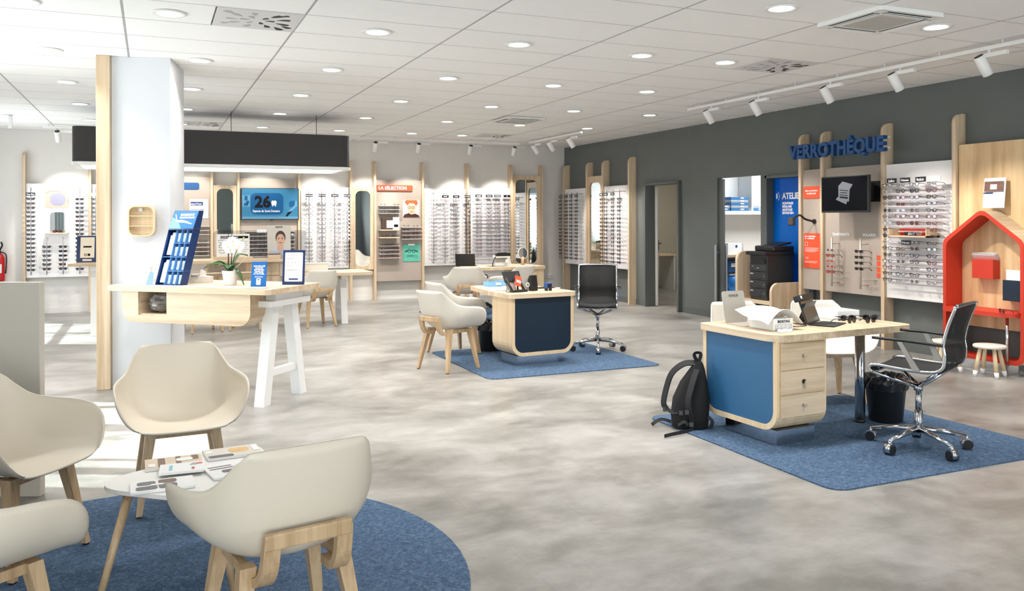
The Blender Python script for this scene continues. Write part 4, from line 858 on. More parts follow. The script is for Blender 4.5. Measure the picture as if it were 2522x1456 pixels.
# ------------------------------------------------------------------ shell chairs
def cr1(vals, t):
    n = len(vals) - 1; x = t * n; i = min(int(x), n - 1); f = x - i
    a, b, c, d = [Vector(vals[max(0, min(n, k))]) for k in (i - 1, i, i + 1, i + 2)]
    return 0.5 * ((2 * b) + (c - a) * f + (2 * a - 5 * b + 4 * c - d) * f * f + (3 * b - a - 3 * c + d) * f ** 3)
EP = [(.215, .245, .437), (.272, .235, .50), (.308, .205, .575), (.320, .15, .625), (.320, .055, .645), (.303, -.05, .653), (.265, -.14, .673), (.228, -.21, .73), (.192, -.275, .802)]
CP = [(0, .258, .428), (0, .21, .42), (0, .14, .413), (0, .06, .41), (0, -.03, .41), (0, -.12, .42), (0, -.195, .475), (0, -.245, .62), (0, -.285, .803)]
def shell_mesh(m, name='shell'):
    th = .009
    def S(s, t):
        t = t - .075 * max(0, (abs(s) - .72) / .28) ** 2 * t ** 10
        E, C = cr1(EP, t), cr1(CP, t); a = abs(s) * PI / 2; q = .62 if t < .6 else .62 + .5 * (t - .6)
        fx = math.sin(a) ** (.86); fl = 1 - math.cos(a) ** (q + .35)
        p = C + (E - C) * fl; p.x = math.copysign(1, s) * E.x * fx if s else 0.0; return p
    nu, nv = 36, 30; P = [[S(-1 + 2 * i / nu, j / nv) for i in range(nu + 1)] for j in range(nv + 1)]
    b = B(); bm = b.bm; V = [[bm.verts.new(p) for p in r] for r in P]
    b._faces([bm.faces.new((V[j][i], V[j][i + 1], V[j + 1][i + 1], V[j + 1][i])) for j in range(nv) for i in range(nu)], True)
    bmesh.ops.recalc_face_normals(bm, faces=bm.faces[:]); bm.normal_update()
    # second skin offset along the normals, joined at the rim
    nv_ = {v: v.normal.copy() for v in bm.verts}; sgn = 1 if nv_[V[10][nu // 2]].z < 0 else -1
    W = [[bm.verts.new(v.co + nv_[v] * th * sgn) for v in r] for r in V]
    b._faces([bm.faces.new((W[j][i], W[j + 1][i], W[j + 1][i + 1], W[j][i + 1])) for j in range(nv) for i in range(nu)], True)
    rim = [(V[0][i], V[0][i + 1], W[0][i + 1], W[0][i]) for i in range(nu)] + [(V[nv][i], V[nv][i + 1], W[nv][i + 1], W[nv][i]) for i in range(nu)]
    rim += [(V[j][0], V[j + 1][0], W[j + 1][0], W[j][0]) for j in range(nv)] + [(V[j][nu], V[j + 1][nu], W[j + 1][nu], W[j][nu]) for j in range(nv)]
    b._faces([bm.faces.new(q) for q in rim], True); return b.mesh(name, m)
def wood_frame_parts():
    out = []
    for sx, sy in ((-1, 1), (1, 1), (-1, -1), (1, -1)):
        b = B(); zt = .41 if sy > 0 else .415
        b.leg((sx * .155, sy * .135 - .01, zt), (sx * .215, sy * .20 - .01 - (.02 if sy < 0 else 0), .008), .052, .05, .028, .028); b.m(1).box(sx * .215, sy * .20 - .01 - (.02 if sy < 0 else 0), .004, .02, .02, .008); out.append(('leg', b.mesh('leg', [oakleg, black])))
    b = B()
    for sx in (-1, 1): b.leg((sx * .15, .13, .385), (sx * .15, -.15, .385), .03, .03, .03, .03)
    for sx in (-1, 1): b.box(sx * .15, 0, .392, .03, .30, .034, bev=.003)
    b.box(0, .13, .392, .30, .03, .034, bev=.003); out.append(('seat_frame', b.mesh('seat_frame', oakleg)))
    # rear bracket: two arms curling up behind the shell, joined by a bar
    b = B()
    for sx in (-1, 1):
        pts = smooth_path([(sx * .125, -.12, .372), (sx * .122, -.205, .378), (sx * .119, -.252, .43), (sx * .117, -.27, .50), (sx * .115, -.276, .535)], 5)
        R = []
        for i, p in enumerate(pts):
            d = (pts[min(i + 1, len(pts) - 1)] - pts[max(i - 1, 0)]).normalized(); nrm = Vector((1, 0, 0)).cross(d).normalized(); w = .026
            R.append([b.bm.verts.new(p + Vector((a * .026, 0, 0)) + nrm * c) for a, c in ((-1, -.014), (1, -.014), (1, .014), (-1, .014))])
        for A, C in zip(R, R[1:]): b._faces([b.bm.faces.new((A[i], A[(i + 1) % 4], C[(i + 1) % 4], C[i])) for i in range(4)])
        b._faces([b.bm.faces.new(R[0][::-1]), b.bm.faces.new(R[-1])])
    b.box(0, -.276, .522, .282, .027, .05, bev=.006); out.append(('rear_bracket', b.mesh('rear_bracket', oakleg)))
    return out
SHELL = {'cream': shell_mesh(shellm), 'white': shell_mesh(whiteshell)}
WF = wood_frame_parts()
def chair(x, y, rz, label, tone='cream', group=None, cat='chair', z=0):
    t = thing('shell_chair', label, cat, (x, y, z), rz, group or 'moulded shell armchairs on oak legs')
    link('shell', SHELL[tone], t)
    for n, me in WF: link(n, me, t)
    return t
R_ = math.radians
RZ = .009
chair(.145, 4.80, R_(183), 'cream shell armchair facing the camera across the coffee table, before the white column', z=RZ)
chair(-.56, 4.26, R_(-125), 'cream shell armchair at the left frame edge, turned towards the coffee table', z=RZ)
chair(-.55, 3.11, R_(-52), 'cream shell armchair in the bottom left corner, its arm facing the camera', z=RZ)
chair(.395, 2.90, R_(11), 'cream shell armchair seen from behind in front of the coffee table', z=RZ)
chair(2.77, 8.0, R_(-66), 'off-white shell armchair nearest the camera, left of the middle desk', 'white')
chair(3.13, 8.85, R_(-80), 'off-white shell armchair behind another one, left of the middle desk', 'white', z=RZ)
chair(4.31, 11.72, R_(-16), 'off-white shell armchair seen from behind at the left of the back desk', 'white', z=RZ)
chair(5.05, 11.64, R_(22), 'off-white shell armchair with its back to us at the right of the back desk', 'white', z=RZ)
chair(5.16, 5.30, R_(165), 'off-white shell chair behind the chrome leg of the right-hand desk', 'white')
chair(4.50, 5.50, R_(172), 'off-white shell chair mostly hidden behind the metal stand of the right-hand desk', 'white')
chair(2.14, 12.02, R_(14), 'off-white shell armchair seen from behind at the low end of the service table', 'white')
# ------------------------------------------------------------------ mesh office chairs
def office_chair(x, y, rz, label, z=0, first=None):
    if first: return dup(first, (x, y, z), rz, label)
    t = thing('office_chair', label, 'office chair', (x, y, z), rz, 'black mesh office chairs')
    prof = smooth_path([(0, .215, .50), (0, .235, .525), (0, .20, .548), (0, .05, .538), (0, -.13, .535), (0, -.205, .565), (0, -.222, .64), (0, -.215, .72), (0, -.24, .83), (0, -.285, .955)], 6)
    W = .215
    b = B()
    Rw = [[b.bm.verts.new(p + Vector((sx * W, 0, 0)) + Vector((0, -.012 * (1 - sx * sx) * (1 if p.z > .58 else 0), -.012 * (1 - sx * sx) * (1 if p.z < .56 else 0)))) for sx in (-1, -.5, 0, .5, 1)] for p in prof]
    b._faces([b.bm.faces.new((A[i], A[i + 1], C[i + 1], C[i])) for A, C in zip(Rw, Rw[1:]) for i in range(4)], True)
    o = b.obj('net_seat', netm, t); sm = o.modifiers.new('thickness', 'SOLIDIFY'); sm.thickness = .005
    for sx in (-1, 1): B().tube([p + Vector((sx * (W + .004), 0, 0)) for p in prof], .011, seg=8).obj('side_frame', chrome, t)
    B().tube(smooth_path([(-W - .004, -.285, .955), (-.1, -.297, .962), (.1, -.297, .962), (W + .004, -.285, .955)], 5), .012, seg=8).obj('top_bar', chrome, t)
    B().tube([(-W, .215, .50), (W, .215, .50)], .011, seg=8).obj('front_bar', chrome, t)
    # lower arms from the hub to the four corners
    b = B(); hub = Vector((0, 0, .40))
    for p in ((-W, .215, .50), (W, .215, .50), (-W, -.17, .53), (W, -.17, .53)): b.tube([hub, Vector(p)], [.018, .010], seg=8)
    b.obj('support', chrome, t)
    for sx in (-1, 1):
        b = B(); b.leg((sx * (W + .012), -.06, .54), (sx * (W + .04), .03, .715), .012, .045, .012, .03); b.obj('arm_post', chrome, t)
        b = B(); b.tube(smooth_path([(sx * (W + .042), .20, .728), (sx * (W + .042), .0, .725), (sx * (W + .022), -.215, .712)], 4), .009, seg=8); b.obj('armrest', black, t)
    b = B(); b.cyl((0, 0, .10), (0, 0, .25), .026); b.cyl((0, 0, .25), (0, 0, .375), .019); b.cyl((0, 0, .375), (0, 0, .41), .028); b.obj('gas_stem', chrome, t)
    for k in range(5):
        a = 2 * PI * k / 5 + .35; c, s = math.cos(a), math.sin(a)
        l = B().tube([(0, 0, .125), (.15 * c, .15 * s, .112), (.295 * c, .295 * s, .085)], [.024, .018, .012], seg=8).obj('base_arm', chrome, t)
        b = B(); w = Vector((-s, c, 0)); cpt = Vector((.30 * c, .30 * s, .031))
        b.cyl(cpt - w * .026, cpt + w * .026, .031, seg=14); b.m(1).cyl(cpt - w * .021 + Vector((0, 0, .006)), cpt + w * .021 + Vector((0, 0, .006)), .0345, seg=16); b.cyl(cpt + Vector((0, 0, .02)), cpt + Vector((0, 0, .06)), .009, seg=8); b.obj('caster', [black, chrome], l)
    return t
oc = office_chair(4.59, 3.94, R_(23), 'black mesh office chair with chrome frame at the right-hand desk', RZ)
office_chair(4.68, 8.36, R_(150), 'black mesh office chair with chrome frame beside the middle desk', RZ, oc)
dup(SWIVEL, (5.12, 13.3, 0), .4, 'black swivel stool almost hidden behind the back desk')
# ------------------------------------------------------------------ desks with rounded pedestal
def desk(x, y, rz, label, top_pts, panelm, leg_at=None, ped=(-.37, .37, .03, .47), drawers=True, plx=.0):
    t = thing('desk', label, 'desk', (x, y, 0), rz, 'oak consulting desks')
    b = B(); b.prism(top_pts, 2, .70, .745); b.obj('top', oakx, t)
    x0, x1, y0, y1 = ped; w = x1 - x0; xc = (x0 + x1) / 2; zc = (.105 + .70) / 2; h = .70 - .105
    out = rrect(w, h, (.13, .13, .002, .002), 7, xc, zc); inn = rrect(w - .07, h - .036, (.10, .10, .002, .002), 7, xc, zc + .018)
    B().frame(out, inn, 1, y0, y1).obj('pedestal_frame', birch, t)
    B().prism(inn, 1, y0 + .006, y0 + .022).obj('end_panel', panelm, t); B().prism(inn, 1, y1 - .02, y1 - .005).obj('rear_panel', oakz, t)
    if drawers:
        for k, (za, zb) in enumerate(((.512, .69), (.352, .508), (.20, .348))):
            d = B().box(x1 + .006, (y0 + y1) / 2, (za + zb) / 2, .016, y1 - y0 - .05, zb - za - .004, bev=.002).obj('drawer', oaky, t)
            if k == 1:
                b = B(); b.cyl((x1 + .014, (y0 + y1) / 2, (za + zb) / 2), (x1 + .024, (y0 + y1) / 2, (za + zb) / 2), .014); b.m(1).box(x1 + .03, (y0 + y1) / 2, (za + zb) / 2 - .02, .003, .012, .05); b.obj('lock_with_key', [black, steel], d)
            else: B().cyl((x1 + .014, (y0 + y1) / 2, (za + zb) / 2), (x1 + .038, (y0 + y1) / 2, (za + zb) / 2), .0105).obj('knob', steel, d)
    B().box(xc + plx, (y0 + y1) / 2 - .005, .0565, w * .67, (y1 - y0) * .78, .097).obj('plinth', chrome, t)
    if leg_at:
        b = B(); b.cyl((*leg_at, .03), (*leg_at, .70), .036, seg=20); b.m(1).cyl((*leg_at, .009), (*leg_at, .03), .037, seg=20); b.obj('leg', [chrome, black], t)
    return t
desk(3.69, 4.67, R_(-87), 'oak desk with medium blue end panel and three drawers, at the right', rrect(.80, 1.31, (.06, .12, .08, .06), 7, 0, .655), midblue, (.11, 1.09), plx=.07)
desk(3.725, 7.76, R_(5), 'oak desk with dark navy end panel in the middle of the shop', fillet([(-.41, 0), (.41, 0), (.41, 1.22), (-.27, 1.25), (-.40, .5)], .09), navy, (.1, 1.08), plx=-.04)
t = desk(5.83, 12.5, R_(90), 'oak desk at the back near the far corner', rrect(.84, 1.27, .06, 5, 0, .635), navy, None, (-.38, .36, .03, .42), False); t.location.z = RZ
B().box(-.15, 1.18, .35, .06, .06, .7, bev=.004).obj('leg', white, t)
# ------------------------------------------------------------------ things on the right-hand desk
DZ = .746
t = thing('metal_stand', 'bent brushed metal sheet stand with small capital lettering on the right-hand desk', 'stand', (3.82, 4.93, DZ), R_(2))
b = B(); pr_ = [(-.2, .0), (.0, .0)]; th = .003
b.prism(rrect(.205, .20, .012, 4, .1, -.1), 2, 0, .004); b.obj('base_plate', steel, t)
b = B(); b.prism(rrect(.205, .235, .02, 4, .1, .1175), 1, -.002, .002); o = b.obj('upright_plate', steel, t); o.rotation_euler = (R_(-12), R_(0), 0)
text('CHARLES', (.1, -.004, .195), .021, mat('etched_grey', (110, 106, 100), .5), o, align='CENTER', bold=.0006)
t = thing('shipping_box', 'white printed carton with torn sheet of paper on top, on the right-hand desk', 'box', (3.945, 4.60, DZ), R_(0))
B().box(0, 0, .04, .17, .25, .08, bev=.002).obj('carton', paper, t)
def sheet(u, v):
    x, y = -.15 + .30 * u, -.15 + .32 * v
    return Vector((x * (1 + .15 * v), y, .085 + .05 * math.sin(u * 2.6 + .3) * (1 - .5 * v) - .055 * (u - .5) ** 2 * 4 * (1 - v) + .012 * math.sin(7 * v + 3 * u) + (.02 if v > .6 else 0)))
o = B().grid(sheet, 16, 16).obj('paper_sheet', paper, t); o.modifiers.new('thickness', 'SOLIDIFY').thickness = .0015
text('IRDETAG', (-.05, -.127, .052), .026, inkblack, t, bold=.0002)
b = B(); b.frame(rrect(.14, .034, .001, 1, .0, .024), rrect(.136, .030, .001, 1, .0, .024), 1, -.127, -.1255); b.box(0, -.126, .024, .14, .001, .001)
for k in range(4): b.box(-.05 + .034 * k, -.126, .031, .018, .001, .003); b.box(-.05 + .034 * k, -.126, .016, .02, .001, .003)
b.obj('label_print', inkgrey, t)
t = thing('bubble_wrap', 'small crumpled strip of clear bubble wrap at the front edge of the right-hand desk', 'wrap', (3.90, 4.405, DZ), R_(5))
b = B(); rr = random.Random(2)
for k in range(14): b.lathe([(.0005, .018 + rr.uniform(-.004, .006)), (.009, .012), (.011, .0)], 7, -.05 + .008 * k, rr.uniform(-.01, .01), .0005, cap=False)
b.obj('wrap', mat('wrap_white', (226, 226, 226), .2), t)
def tablet(x, y, rz, label, z=DZ, kb=True):
    t = thing('tablet', label, 'tablet', (x, y, z), rz)
    if kb:
        B().box(0, -.08, .004, .27, .18, .006, bev=.002).obj('keyboard', black, t)
        kbm = B()
        for r in range(4):
            for c in range(11): kbm.box(-.112 + .0224 * c, -.025 - .022 * r, .0078, .018, .017, .002)
        tag(kbm.obj('keys', mat('key_grey', (52, 52, 54), .5), t), kind='stuff')
    b = B(); b.box(0, 0, .095, .275, .010, .19, bev=.004); b.m(1).box(0, -.0055, .095, .25, .001, .165); o = b.obj('screen', [black, mat('tablet_screen', (40, 56, 58), .15, emit=.12)], t); o.rotation_euler.x = R_(-20); o.location = (0, .02, .006)
    s_ = B().box(0, .0, .085, .22, .004, .17).obj('kickstand', black, t); s_.rotation_euler.x = R_(24); s_.location = (0, .105, .002)
    b = B(); b.box(-.03, 0, .19, .26, .05, .045, bev=.008); b.m(1).box(-.13, -.026, .195, .03, .002, .02); c = b.obj('clip_on_scanner', [black, paper], t); c.rotation_euler.x = R_(-20); c.location = (0, .02, .006)
    return t
tablet(4.41, 4.66, R_(28), 'black tablet with keyboard and clip-on scanner on the right-hand desk')
tag(B().tube(smooth_path([(4.10, 4.63, DZ + .006), (4.14, 4.56, DZ + .006), (4.26, 4.60, DZ + .006), (4.22, 4.80, DZ + .02), (4.3, 4.86, DZ + .1)], 6), .0035, seg=6).obj('cable', black), 'thin black cable beside the tablet on the right-hand desk', 'cable')
t = thing('white_box', 'plain white box behind the tablet on the right-hand desk', 'box', (4.80, 4.86, DZ), R_(-4)); B().box(0, 0, .035, .2, .26, .07, bev=.002).obj('carton', paper, t)
for i, (x, y, z, a, w) in enumerate(((4.68, 4.59, .02, .3, 'leftmost of the pile on the right-hand desk'), (4.75, 4.70, .02, -.2, 'rearmost of the pile on the right-hand desk'), (4.80, 4.53, .022, .15, 'in front in the pile on the right-hand desk'), (4.87, 4.60, .03, -.35, 'rightmost of the pile on the right-hand desk'))):
    glasses_near((x, y, DZ + z), a, 'glossy black sunglasses with folded frame, ' + w, 'sunglasses piled on the right-hand desk', SUNL['dark'], 'panto', 'black', 'sunglasses', 'sunglasses')
tag(B().box(4.20, 4.95, DZ + .004, .22, .15, .006, rot=(0, 0, .3)).obj('leaflet', [mat('leaflet_blue', (176, 188, 222), .5, noise=.3, scale=12)]), 'pale blue and white leaflet lying behind the carton on the right-hand desk', 'leaflet')
# ------------------------------------------------------------------ things on the middle desk
for i, (x, y, rz, w) in enumerate(((3.60, 8.80, .1, 'front one on the far left of the middle desk'), (3.74, 8.86, .1, 'rear one on the far left of the middle desk'))):
    t = thing('work_tray', 'light blue plastic job tray, ' + w, 'tray', (x, y, DZ), rz, 'light blue job trays')
    b = B(); b.frame(rrect(.24, .15, .01), rrect(.232, .142, .008), 2, 0, .05); b.prism(rrect(.236, .146, .01), 2, 0, .004); b.obj('tray', mat('tray_blue', (136, 194, 242), .4), t); B().box(0, -.076, .03, .07, .004, .025).obj('card_slot', paper, t)
t = thing('brochure', 'pastel coloured brochure on the left edge of the middle desk', 'leaflet', (3.44, 8.27, DZ), .1); B().box(0, 0, .002, .21, .15, .003).obj('sheet', mat('pastel_print', (206, 214, 240), .5, noise=.35, scale=9), t)
t = thing('tilted_tablet', 'tablet in an angular black stand with orange card, seen from behind on the middle desk', 'tablet', (3.53, 8.02, DZ), R_(12))
b = B(); b.tube([(-.10, -.05, .012), (-.10, .10, .17)], .014, seg=6); b.tube([(.05, -.06, .012), (.05, .10, .19)], .014, seg=6); b.tube([(.05, .06, .012), (.05, .09, .19)], .010, seg=6); b.box(-.02, -.05, .012, .2, .05, .022, bev=.003); b.box(.05, .0, .01, .03, .14, .018); b.obj('stand', black, t)
o = B().box(-.02, .075, .155, .22, .014, .12, bev=.004, rot=(R_(-28), 0, 0)).obj('tablet_body', black, t)
c = B().box(-.045, .03, .135, .085, .003, .115, bev=.001, seg=1).obj('orange_card', orange, t); c.rotation_euler = (R_(-22), R_(18), 0); c.location = (.02, -.075, -.012); text('MO', (-.07, .027, .115), .045, inkwhite, c, bold=.002, sx=.9)
o = B().box(-.06, -.0, .09, .12, .003, .15).obj('silver_back', steel, t); o.rotation_euler.x = R_(-30)
t = thing('card_terminal', 'black payment terminal with silver tablet back on the middle desk', 'terminal', (3.72, 8.08, DZ), R_(10))
b = B(); b.prism([(-.06, 0), (.08, 0), (.07, .03), (.0, .16), (-.04, .165), (-.06, .05)], 0, -.03, .04); b.obj('cradle', black, t)
b = B(); b.box(-.07, .02, .08, .10, .006, .16, rot=(R_(-14), 0, 0)); b.m(1).lathe([(.001, 0), (.026, 0)], 16, -.0, .0, .0, cap=False); b.obj('silver_back', [steel, paper], t)
b = B(); b.cyl((-.055, -.008, .065), (-.055, -.012, .065), .026, seg=18); b.m(1).cyl((-.055, -.0125, .065), (-.055, -.0135, .065), .009, seg=12); b.obj('round_badge', [paper, black], t)
t = thing('stamp', 'blue and black self-inking stamp on the middle desk', 'stamp', (3.88, 8.0, DZ), R_(8))
b = B(); b.box(0, 0, .055, .07, .05, .055, bev=.006); b.m(1).box(0, -.026, .052, .05, .003, .045); b.box(-.025, 0, .014, .014, .045, .027); b.box(.025, 0, .014, .014, .045, .027); b.obj('body', [mat('stamp_blue', (44, 92, 170), .4), black], t)
t = thing('pen_cap', 'small white cap and cable end lying near the right corner of the middle desk', 'cap', (4.06, 8.12, DZ)); b = B(); b.tube([(-.1, 0, .006), (-.02, .01, .006)], .004, seg=6); b.box(.0, .01, .009, .05, .03, .016, bev=.003); b.obj('cap', paper, t)
tag(B().tube(smooth_path([(3.46, 8.10, DZ + .07), (3.42, 8.05, DZ + .03), (3.40, 8.0, DZ + .004), (3.48, 7.93, DZ + .004), (3.62, 7.97, DZ + .004)], 5), .003, seg=6).obj('cable', black), 'thin black cable looping at the tablet stand of the middle desk', 'cable')
t = thing('tablet_case', 'flat black folder lying at the right side of the middle desk', 'folder', (3.98, 8.32, DZ), .1); B().box(0, 0, .005, .2, .12, .009, bev=.002).obj('cover', black, t)
# ------------------------------------------------------------------ things on the back desk
t = thing('laptop', 'open black laptop on the left end of the back desk', 'laptop', (4.70, 12.72, DZ), R_(150)); B().box(0, -.0, .008, .32, .22, .014, bev=.003).obj('base', black, t); o = B().box(0, 0, .1, .32, .008, .2, bev=.002).obj('lid', black, t); o.location = (0, .11, .012); o.rotation_euler.x = R_(-14)
o_ = t
t = thing('tilted_tablet', 'silver backed tablet with black scanner bar on the back desk', 'tablet', (5.22, 12.42, DZ), R_(5))
b = B(); b.box(0, .04, .09, .3, .01, .19, rot=(R_(-28), 0, 0)); b.obj('silver_back', steel, t); b = B(); b.box(0, .01, .19, .26, .05, .05, bev=.008); b.box(-.02, -.0, .215, .16, .03, .02, bev=.004); b.obj('scanner_bar', black, t); b = B(); b.cyl((.06, -.005, .085), (.06, -.012, .085), .03, seg=18); b.obj('badge', paper, t); B().box(-.12, -.02, .006, .3, .2, .01, bev=.002).obj('keyboard', black, t)
B().tube(smooth_path([(-.13, .02, .16), (-.19, .0, .06), (-.2, -.02, .006)], 4), .008, seg=6).obj('stand', black, t)
tag(B().tube(smooth_path([(5.3, 12.45, DZ + .1), (5.42, 12.5, DZ + .06), (5.5, 12.6, DZ + .09), (5.56, 12.66, DZ + .02)], 5), .003, seg=6).obj('cable', black), 'thin black cable arching over the back desk', 'cable')
t = thing('round_mirror', 'round tabletop mirror on an oak stem at the right end of the back desk', 'mirror', (5.62, 12.55, DZ)); b = B(); b.cyl((0, 0, 0), (0, 0, .14), .028, seg=16); b.obj('stem', oakleg, t)
o = B().prism(rrect(.17, .19, .085, 8, 0, .20), 1, -.01, .01).obj('mirror_rim', paper, t); B().prism(rrect(.155, .175, .077, 8, 0, .20), 1, -.012, -.0095).obj('mirror_glass', mirror, t)
# ------------------------------------------------------------------ bins and backpack
def bin_(x, y, z, label):
    t = thing('waste_bin', label, 'bin', (x, y, z), 0, 'black waste bins with liner')
    B().lathe([(.001, 0), (.112, 0), (.118, .01), (.145, .30), (.150, .305), (.140, .30), (.11, .012), (.001, .011)], 24, cap=False).obj('bin', black, t)
    b = B(); rr = random.Random(int(x * 100)); n = 40
    rings = [[b.bm.verts.new(((r + rr.uniform(-.006, .008)) * math.cos(2 * PI * i / n), (r + rr.uniform(-.006, .008)) * math.sin(2 * PI * i / n), z_ + rr.uniform(-.012, .012))) for i in range(n)] for r, z_ in ((.154, .24), (.158, .29), (.150, .325), (.128, .335), (.10, .29))]
    for A, C in zip(rings, rings[1:]): b._faces([b.bm.faces.new((A[i], A[(i + 1) % n], C[(i + 1) % n], C[i])) for i in range(n)])
    b.obj('bin_liner', mat('liner_black', (26, 26, 28), .25), t)
bin_(5.0, 4.58, RZ, 'black waste bin with liner under the right-hand desk by the chrome leg'); bin_(3.56, 8.88, RZ, 'black waste bin with liner beside the middle desk')
t = thing('backpack', 'black fabric backpack leaning against the blue end of the right-hand desk', 'backpack', (3.565, 5.02, RZ), R_(-30))
secs = [(0, 0, 0, .115, .10), (0, 0, .012, .13, .115), (0, .0, .08, .135, .12), (.012, .0, .2, .128, .112), (.032, 0, .32, .094, .082), (.054, 0, .41, .054, .048), (.064, 0, .455, .03, .022), (.064, 0, .47, .018, .012)]
b = B(); n = 28; rr = random.Random(4)
def se(a, p=.72): return math.copysign(abs(math.cos(a)) ** p, math.cos(a)), math.copysign(abs(math.sin(a)) ** p, math.sin(a))
rings = [[b.bm.verts.new((cx + rx * se(2 * PI * i / n)[0] + .004 * math.sin(9 * z + 5 * i), cyy + ry * se(2 * PI * i / n)[1], z)) for i in range(n)] for cx, cyy, z, rx, ry in secs]
for A, C in zip(rings, rings[1:]): b._faces([b.bm.faces.new((A[i], A[(i + 1) % n], C[(i + 1) % n], C[i])) for i in range(n)], True)
b._faces([b.bm.faces.new(rings[0][::-1]), b.bm.faces.new(rings[-1])]); b.obj('bag', blackfab, t)
B().tube(smooth_path([(.0, -.118, .06), (-.02, -.124, .2), (.01, -.10, .32), (.05, -.055, .42)], 5), .01, flat=(.012, .05)).obj('side_seam', mat('strap_black', (18, 18, 21), .7), t)
strap = MATS['strap_black']
B().tube(smooth_path([(.05, .0, .458), (-.04, .0, .45), (-.125, .0, .38), (-.165, .0, .27), (-.185, -.01, .17), (-.17, -.02, .13)], 6), .01, flat=(.045, .010)).obj('shoulder_strap', strap, t)
B().tube(smooth_path([(.06, 0, .46), (.035, -.0, .51), (.045, .0, .53), (.075, .0, .53), (.08, 0, .51), (.066, 0, .465)], 5), .01, flat=(.03, .005)).obj('carry_loop', strap, t)
for nm, pts in (('web_strap', [(-.17, -.02, .14), (-.13, -.06, .11), (-.09, -.1, .12)]), ('web_strap', [(-.02, -.125, .16), (-.0, -.135, .07), (.0, -.14, .012), (-.06, -.2, .008), (-.14, -.27, .008), (-.20, -.33, .008)]), ('web_strap', [(-.13, -.0, .03), (-.2, .0, .045), (-.25, -.03, .028), (-.27, -.03, .01)]), ('web_strap', [(.12, -.07, .09), (.15, -.09, .06), (.14, -.10, .02)]), ('web_strap', [(-.09, -.105, .03), (-.05, -.13, .06), (-.02, -.135, .04)])):
    B().tube(smooth_path(pts, 5), .01, flat=(.024, .004)).obj(nm, strap, t)
for p in ((-.175, -.02, .125), (-.07, -.118, .12), (-.03, -.134, .13), (-.0, -.142, .045)): B().box(*p, .032, .012, .034, bev=.004).obj('buckle', mat('buckle_grey', (44, 45, 48), .35), t)
# ------------------------------------------------------------------ reception counter in front of the column
CA = R_(-41.4)
t = thing('reception_counter', 'oak reception counter with hanging drawer box beside the white column', 'counter', (-.30, 7.80, 0), CA)
B().prism(fillet([(-.08, 0), (1.53, 0), (1.53, .80), (.15, .80), (.15, .60), (-.08, .47)], .05, 5), 2, .912, .955).obj('top', oakx, t)
x0, x1, z0, z1, nx0, nx1, nz0 = .08, 1.345, .655, .911, .247, .535, .713
r = .11
pl_ = [(x0, z1)] + [(x0 + r * (1 - math.cos(a)), z0 + r * (1 - math.sin(a))) for a in [PI / 2 * i / 7 for i in range(8)]] + [(x1 - r * (1 - math.sin(a)), z0 + r * (1 - math.cos(a))) for a in [PI / 2 * i / 7 for i in range(8)]] + [(x1, z1)]
b = B()                                            # front board with its square niche opening
b.prism([p for p in pl_ if p[0] <= x0 + r + .001] + [(nx0, z0 + .0), (nx0, z1)], 1, .02, .04); b.prism([(nx1, z1), (nx1, z0)] + [p for p in pl_ if p[0] >= x1 - r - .001], 1, .02, .04); b.box((nx0 + nx1) / 2, .03, (z0 + nz0) / 2, nx1 - nx0, .02, nz0 - z0)
b.obj('front_board', oakx, t)
B().prism(pl_, 1, .36, .38).obj('rear_board', oakx, t)
b = B(); b.box(x1 - .01, .2, (z0 + r + z1) / 2, .02, .34, z1 - z0 - r); b.box(x0 + .01, .2, (z0 + r + z1) / 2, .02, .34, z1 - z0 - r); b.box((x0 + x1) / 2, .2, z0 + .01, x1 - x0 - 2 * r, .34, .02)
for s_, cx in ((1, x1 - r), (-1, x0 + r)): b.frame([(cx + s_ * r * math.sin(a), z0 + r - r * math.cos(a)) for a in [PI / 2 * i / 7 for i in range(8)]], [(cx + s_ * (r - .02) * math.sin(a), z0 + r - (r - .02) * math.cos(a)) for a in [PI / 2 * i / 7 for i in range(8)]], 1, .03, .37)
b.obj('drawer_box', oaky, t)
b = B(); b.box((nx0 + nx1) / 2, .20, nz0 + .006, nx1 - nx0, .32, .012); b.box(nx0 - .006, .2, (nz0 + z1) / 2, .012, .32, z1 - nz0); b.box(nx1 + .006, .2, (nz0 + z1) / 2, .012, .32, z1 - nz0); b.obj('niche_lining', oaky, t)
# white trestle under the right end
tt = thing('trestle', 'white painted wooden trestle carrying the right end of the reception counter', 'trestle', (-.30, 7.80, 0), CA)
X = 1.40
B().box(X, .42, .875, .10, .40, .072, bev=.003).obj('head_beam', white, tt); B().box(X - .01, .42, .825, .16, .58, .05, bev=.003).obj('cross_head', white, tt)
for yf, yt in ((.15, .29), (.69, .55)):
    b = B()
    R = [[b.bm.verts.new((X - .045 + dx, y + dy, z)) for dx, dy in ((-.03, -.055), (.06, -.055), (.06, .04), (-.03, .04))] for y, z in ((yf, 0), (yt, .82))]
    b._faces([b.bm.faces.new((R[0][i], R[0][(i + 1) % 4], R[1][(i + 1) % 4], R[1][i])) for i in range(4)] + [b.bm.faces.new(R[0][::-1]), b.bm.faces.new(R[1])]); b.obj('leg', white, tt)
B().box(X - .03, .42, .25, .045, .46, .06, bev=.003).obj('stretcher', white, tt)
def loc(lx, ly, z=.956): c, s = math.cos(CA), math.sin(CA); return (-.30 + lx * c - ly * s, 7.80 + lx * s + ly * c, z)
t = thing('plastic_bag', 'grey translucent plastic bag stuffed in the niche of the reception counter', 'bag', loc(.391, .17, .7255), CA)
b = B()
